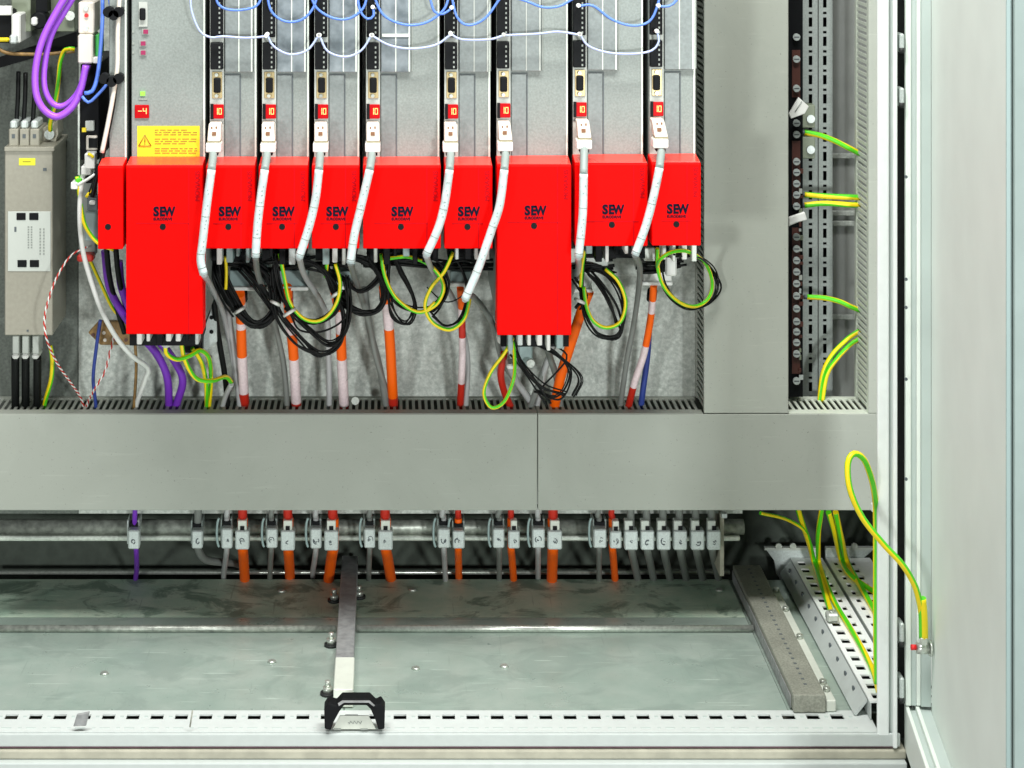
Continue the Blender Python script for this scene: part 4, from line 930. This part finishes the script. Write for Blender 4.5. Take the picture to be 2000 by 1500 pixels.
for k, (x0, x1, sx) in enumerate(((1568, 1597, 1583), (1599, 1626, 1611))):
    o = thing('perforated_rail', ['left one of the two upright perforated rails in the right-hand shaft', 'right one of the two upright perforated rails in the right-hand shaft'][k], 'rail', P(sx, 770, .42), 'upright perforated rails')
    yf = .40
    w0 = P(x0, 0, yf).x; w1 = P(x1, 0, yf).x; s0 = P(sx - 3.5, 0, yf).x; s1 = P(sx + 3.5, 0, yf).x
    mb = MB(); mb.quadbox((w0, yf, .2), (s0, yf + .002, P(0, 790, yf).z)); mb.quadbox((s1, yf, .2), (w1, yf + .002, P(0, 790, yf).z))
    py = -60
    while py < 790:     # webs between slots: long slot, short slot
        for (q0, q1) in ((0, 8), (13, 19)) :
            mb.quadbox((s0, yf, P(0, py + q0, yf).z), (s1, yf + .002, P(0, py + q1, yf).z))
        py += 37.5
    mb.build('rail_face', M['body'], o)
    mb = MB().quadbox((w1 - .0015, yf + .0022, .2), (w1, yf + .03, P(0, 790, yf).z)).quadbox((w0, yf + .0022, .2), (w0 + .0015, yf + .03, P(0, 790, yf).z)); mb.build('rail_flange', M['print'], o)
    MB().quadbox((w0 + .002, yf + .025, .2), (w1 - .002, yf + .027, P(0, 790, yf).z)).build('rail_back', M['black'], o)
for k, (x0, y0_, x1, y1_, lab) in enumerate(((1562, 205, 1592, 250, 'upper small green-grey bracket on the left perforated rail'), (1562, 268, 1592, 310, 'square green-grey bracket with round screw on the left perforated rail'))):
    o = box('rail_bracket', 'olive', None, x0, y0_, x1, y1_, .38, .018, .001); tag(o, lab, 'bracket')
    c = P(1583, y1_ - 18, .38); MB().cyl(c, c + Vector((0, -.003, 0)), .0052, n=14).build('bracket_screw', M['tag'], o)
o = MB().poly([P(*q, .31) for q in ((1541, 222), (1560, 190), (1580, 208), (1572, 222), (1545, 232))], (0, .004, 0)).build('paper_tag', M['whitep'], None, .0005); tag(o, 'folded white paper tag sticking out of the upper shaft', 'tag')
for q in ((1553, 218, 1566, 198),):
    MB().cyl(P(q[0], q[1], .3095), P(q[2], q[3], .3095), .0006, n=6).build('fold_line', M['print'], o)
o = MB().poly([P(*q, .31) for q in ((1541, 425), (1572, 414), (1577, 430), (1560, 434), (1541, 442))], (0, .006, 0)).build('paper_tag', M['whitep'], None, .001); tag(o, 'white clip sticking out of the shaft below the double earth wire', 'tag')
RW = [([(1571, 259), (1600, 264), (1630, 275), (1662, 291), (1680, 300)], 11, 'single earth wire sagging right in the upper shaft'),
      ([(1571, 380), (1610, 383), (1662, 385), (1680, 386)], 11, 'upper one of the two level earth wires in the shaft'),
      ([(1571, 401), (1610, 397), (1662, 400), (1680, 400)], 11, 'lower one of the two level earth wires in the shaft'),
      ([(1576, 580), (1610, 582), (1640, 589), (1662, 599), (1680, 606)], 10, 'single earth wire in the lower half of the shaft'),
      ([(1680, 645), (1655, 662), (1625, 693), (1607, 730), (1600, 785)], 9, 'left one of the two earth wires curving down into the duct'),
      ([(1685, 658), (1662, 672), (1635, 700), (1615, 732), (1606, 785)], 9, 'right one of the two earth wires curving down into the duct')]
for k, (pts, wd, lab) in enumerate(RW):
    o = gy([(p[0], p[1], .345) for p in pts], wd, .345, lab, 'earth wires in the right shaft', tw=16, phase=k * 2)
    if k < 4:
        c = P(pts[0][0] - 6, pts[0][1], .345); MB().cyl(c, c + Vector((.006, 0, 0)), .003, n=8).build('ferrule', M['tagprint'], o)

# ================================================================ FLOOR FITTINGS
ZT = -.960
def ledge(px, py, z): return -z * FP / (py - VY) - CD
bmx0 = P(650, 1365, ledge(0, 1365, ZT)).x; bmx1 = P(689, 1365, ledge(0, 1365, ZT)).x
o = thing('floor_beam', 'narrow two-tone steel beam running front to back in the middle of the floor', 'beam', (P(670, 1300, .1).x, .25, ZF))
mb = MB(); ys = ledge(0, 1283, ZT)
mb.poly([(bmx0, .062, ZF + .001), (bmx1, .062, ZF + .001), (bmx1 - .0, .062, ZT), (bmx0, .062, ZT)], (0, ys - .0625, 0)); mb.build('front_section', M['offwhite'], o, .0008)
MB().quadbox((bmx0, ys, ZF + .001), (bmx1 - .001, .5, ZT - .0006)).build('rear_section', M['beam_dark'], o, .0008)
for k, (px, py, lab) in enumerate(((653, 1175, 'bolt left of the floor beam, farthest back'), (701, 1168, 'bolt standing right of the floor beam'), (647, 1262, 'middle bolt left of the floor beam'), (640, 1357, 'nearest bolt left of the floor beam'))):
    dd = ledge(0, py, ZF); c = P(px, py, dd); c.z = ZF + .0002
    t = thing('floor_bolt', lab, 'bolt', c, 'upright bolts beside the floor beam')
    MB().cyl(c, c + Vector((0, 0, .003)), .0085, n=16).build('rubber_washer', M['rubber'], t)
    MB().cyl(c + Vector((0, 0, .0031)), c + Vector((0, 0, .009)), .0058, n=6).build('nut', M['steel'], t)
    MB().cyl(c + Vector((0, 0, .0091)), c + Vector((0, 0, .016)), .0032, n=10).build('thread', M['steel'], t)
t = thing('sill_clip', 'black plastic arch-shaped clip astride the slotted sill at the middle beam', 'clip', P(692, 1425, -.005))
prof = [(634, 1424), (633, 1385), (641, 1373), (657, 1378), (668, 1366), (722, 1366), (734, 1378), (744, 1373), (752, 1385), (751, 1424), (739, 1426), (733, 1406), (724, 1386), (716, 1378), (672, 1378), (663, 1390), (652, 1410), (646, 1427)]
MB().poly([P(*q, -.008) for q in prof], (0, .02, 0)).build('arch', M['black'], t, .0012, 2)
MB().poly([P(*q, -.0095) for q in ((660, 1374), (668, 1369), (722, 1369), (732, 1378), (730, 1380), (720, 1372.5), (672, 1372.5), (662, 1379))], (0, .0012, 0)).build('arch_highlight_rib', M['beam_dark'], t)
lp = MB().poly([P(*q, .0) for q in ((664, 1398), (720, 1398), (734, 1424), (650, 1424))], (0, .0015, 0)).build('maker_plate', M['offwhite'], t)
MB().tube([P(680 + 2.4 * k, 1411 + 3 * math.sin(k * 2.1), -.0003) for k in range(12)], .0005, n=5).build('faint_mark', M['print'], lp)
for (a_, b_) in ((664, 1424), (716, 1424)):
    MB().pbox(a_ - 12, b_ - 1, a_ + 2, b_ + 1.5, -.0012, .001).build('plate_foot', M['print'], lp)
o = MB().poly([P(*q, -.001) for q in ((150, 1396), (175, 1391), (168, 1418), (143, 1419))], (0, .003, 0)).build('tape_scrap', M['beam_dark'], None, .0005); tag(o, 'small dark scrap of tape stuck on the slotted sill at left', 'scrap')
o = MB().cyl(P(376, 1388, .001), P(371, 1420, -.001), .0009, n=6).build('sill_pin', M['beam']); tag(o, 'thin brownish wire pin lying across the slotted sill', 'pin')

# right grooved beam
bx0 = .4495; bx1 = bx0 + .036
o = thing('floor_beam', 'weathered grey beam with a row of small holes on the right side of the floor', 'beam', (.467, .25, ZF))
bb = MB().quadbox((bx0, .047, ZF + .0012), (bx1, .463, ZT)).build('beam_body', M['beam'], o, .0015, 2)
mb = MB(); y = .075
while y < .45: mb.quadbox((bx0 + .017, y, ZT + .0002), (bx0 + .0205, y + .004, ZT - .001)); y += .0148
mb.build('hole_row', M['tagprint'], bb)
MB().quadbox((bx0 - .0012, .06, ZF + .0014), (bx0 - .0004, .46, ZT - .006)).build('side_seal', M['beam_dark'], o)
# pale strip
o = thing('floor_strip', 'thin pale metal strip with bolts between the weathered beam and the white rail', 'strip', (.5, .2, ZF))
mb = MB(); mb.quadbox((bx1 + .001, .05, ZF + .0012), (bx1 + .012, .40, ZF + .014)); mb.build('strip_body', M['offwhite'], o, .001)
for y in (.075, .095, .23, .32, .385):
    c = Vector((bx1 + .0065, y, ZF + .0142)); MB().cyl(c, c + Vector((0, 0, .005)), .004, n=6).build('strip_bolt', M['steel'], o)
# white perforated rails
def prail(name, xa, xb, label, ya, yb_, rows, zt2=ZT):
    o = thing(name, label, 'rail', ((xa + xb) / 2, .25, ZF), 'white perforated floor rails')
    mb = MB(); xs_ = [xa] + [v for r_ in rows for v in r_] + [xb]
    for i in range(0, len(xs_), 2): mb.quadbox((xs_[i], ya, zt2), (xs_[i + 1], yb_, zt2 - .002))
    y = ya
    for (r0, r1) in rows:
        y = ya + .008
        prev = ya
        while y < yb_ - .02:
            mb.quadbox((r0, prev, zt2), (r1, y, zt2 - .002)); prev = y + .013; y += .0265
        mb.quadbox((r0, prev, zt2), (r1, yb_, zt2 - .002))
    mb.build('rail_top', M['railw'], o)
    mb = MB().quadbox((xa, ya, zt2 - .0022), (xa + .0015, yb_, ZF + .002)).quadbox((xb - .0015, ya, zt2 - .0022), (xb, yb_, ZF + .002)); mb.build('rail_side', M['lipw'], o)
    MB().quadbox((xa + .002, ya, zt2 - .0045), (xb - .002, yb_, zt2 - .005)).build('slot_dark_sheet', M['purple_d' if 0 else 'black'], o)  # black sheet added below the slots to stand for the shade inside
    return o
prail('perforated_rail', .5305, .572, 'white perforated floor rail left of the dark groove, under the earth wires', .03, .49, ((.5360, .5460), (.5600, .5655)))
prail('perforated_rail', .5765, .635, 'white perforated floor rail right of the dark groove', .03, .49, ((.583, .5885), (.601, .611)))
o = thing('rail_channel', 'grey sloped steel channel along the left side of the white rails', 'channel', (.515, .25, ZF))
mb = MB(); mb.poly([(.515, .04, ZF + .003), (.5295, .04, ZT - .002), (.5295, .04, ZT - .005), (.5175, .04, ZF + .001)], (0, .445, 0)); y = .06
while y < .44:
    z = ZF + .013; mb.quadbox((.5228, y + .02, z - .001), (.5248, y + .026, z + .0030), 1); y += .042
mb.build('channel_web', [M['lipw'], M['tagprint']], o)
# end brackets (triangular gussets at the back)
for (pts, lab) in ((((1492, 1068), (1600, 1068), (1600, 1092), (1552, 1100), (1528, 1140), (1516, 1120), (1512, 1095)), 'left galvanised gusset bracket behind the white floor rails'),
                   (((1612, 1068), (1706, 1068), (1702, 1078), (1675, 1100), (1612, 1098)), 'right galvanised gusset bracket behind the white floor rails')):
    o = MB().poly([P(*q, .491) for q in pts], (0, .004, 0)).build('gusset_bracket', M['tag'], None, .0006); tag(o, lab, 'bracket')
    x0 = pts[0][0]
    MB().quadbox(P(x0, 1067.5, .49) , P(pts[1][0], 1075, .485)).build('flange', M['plate'], o)
    for dx_ in (28, 56):
        c = P(x0 + dx_, 1066, .484); MB().cyl(c, c + Vector((0, -.004, 0)), .0045, n=8).build('bracket_bolt', M['steel'], o)
# earth wires over the rails
zr = ZT + .004
def onrail(px, py, dz=.004): return (px, py, ledge(0, py, ZT + dz))
gy([(1485, 1002, .34), (1530, 1012, .36), (1562, 1028, .38), (1575, 1042, .4)], 7, .35, 'thin earth wire slanting out from under the duct end', tw=12)
gy([(1556, 985, .36), (1568, 1025, .39), (1580, 1060, .43), onrail(1590, 1098), onrail(1603, 1135), onrail(1618, 1180), onrail(1624, 1198)], 11, .4, 'earth wire lying along the left white rail to the clear terminal', 'earth wires on the rails', tw=10)
gy([(1606, 985, .36), (1599, 1035, .40), (1598, 1070, .43), onrail(1600, 1100), onrail(1614, 1140), onrail(1632, 1180), onrail(1660, 1225), onrail(1686, 1270), onrail(1706, 1312), onrail(1716, 1350)], 10, .4, 'long earth wire running along the left white rail behind the frame post', 'earth wires on the rails', tw=10, phase=5)
gy([(1618, 1000, .38), (1630, 1040, .42), onrail(1642, 1090), onrail(1658, 1120), onrail(1690, 1145), onrail(1720, 1162)], 11, .4, 'upper earth wire bending right across the right white rail', 'earth wires on the rails', tw=10)
gy([(1632, 1000, .38), (1643, 1050, .42), onrail(1654, 1095), onrail(1672, 1130), onrail(1695, 1170), onrail(1722, 1215)], 11, .4, 'lower earth wire bending right across the right white rail', 'earth wires on the rails', tw=10, phase=4)
MBt = MB(); c = P(1625, 1205, ledge(0, 1205, ZT + .006))
t = MB().quadbox(c + Vector((-.007, -.008, -.004)), c + Vector((.007, .008, .006))).build('earth_terminal', M['plate'], None, .002); tag(t, 'pale square earth terminal on the left white rail', 'terminal')
MB().cyl(c + Vector((0, 0, .006)), c + Vector((0, 0, .008)), .004, n=12).build('terminal_screw', M['steel'], t)
# the big earth loop to the door
t = thing('earth_cable', 'bold yellow-green cable looping from the frame post to the door stud', 'wire', P(1750, 1090, -.04))
gy([(1712, 1335, .008), (1711, 1200, .008), (1711, 1080, .008), (1711, 1010, .006), (1709, 972, -.004), (1702, 935, -.02), (1687, 897, -.03), (1668, 886, -.035), (1656, 905, -.04), (1660, 955, -.045), (1684, 1010, -.045), (1725, 1062, -.045), (1762, 1102, -.045), (1785, 1140, -.04), (1795, 1172, -.035), (1800, 1200, -.03)], 12, -.03, parent=t, name='jacket', tw=1.5, phase=5)
gy([(1800, 1168, -.033), (1803, 1205, -.03), (1804, 1246, -.025)], 18, -.03, parent=t, name='shrink_sleeve', tw=2, phase=2)
box('end_lug', 'steel', t, 1798, 1246, 1812, 1262, -.03, .003, .001)
o = box('post_clip', 'whitep', None, 1704, 984, 1716, 1004, .035, .01, .002); tag(o, 'white cable clip behind the frame post at the big earth loop', 'clip')
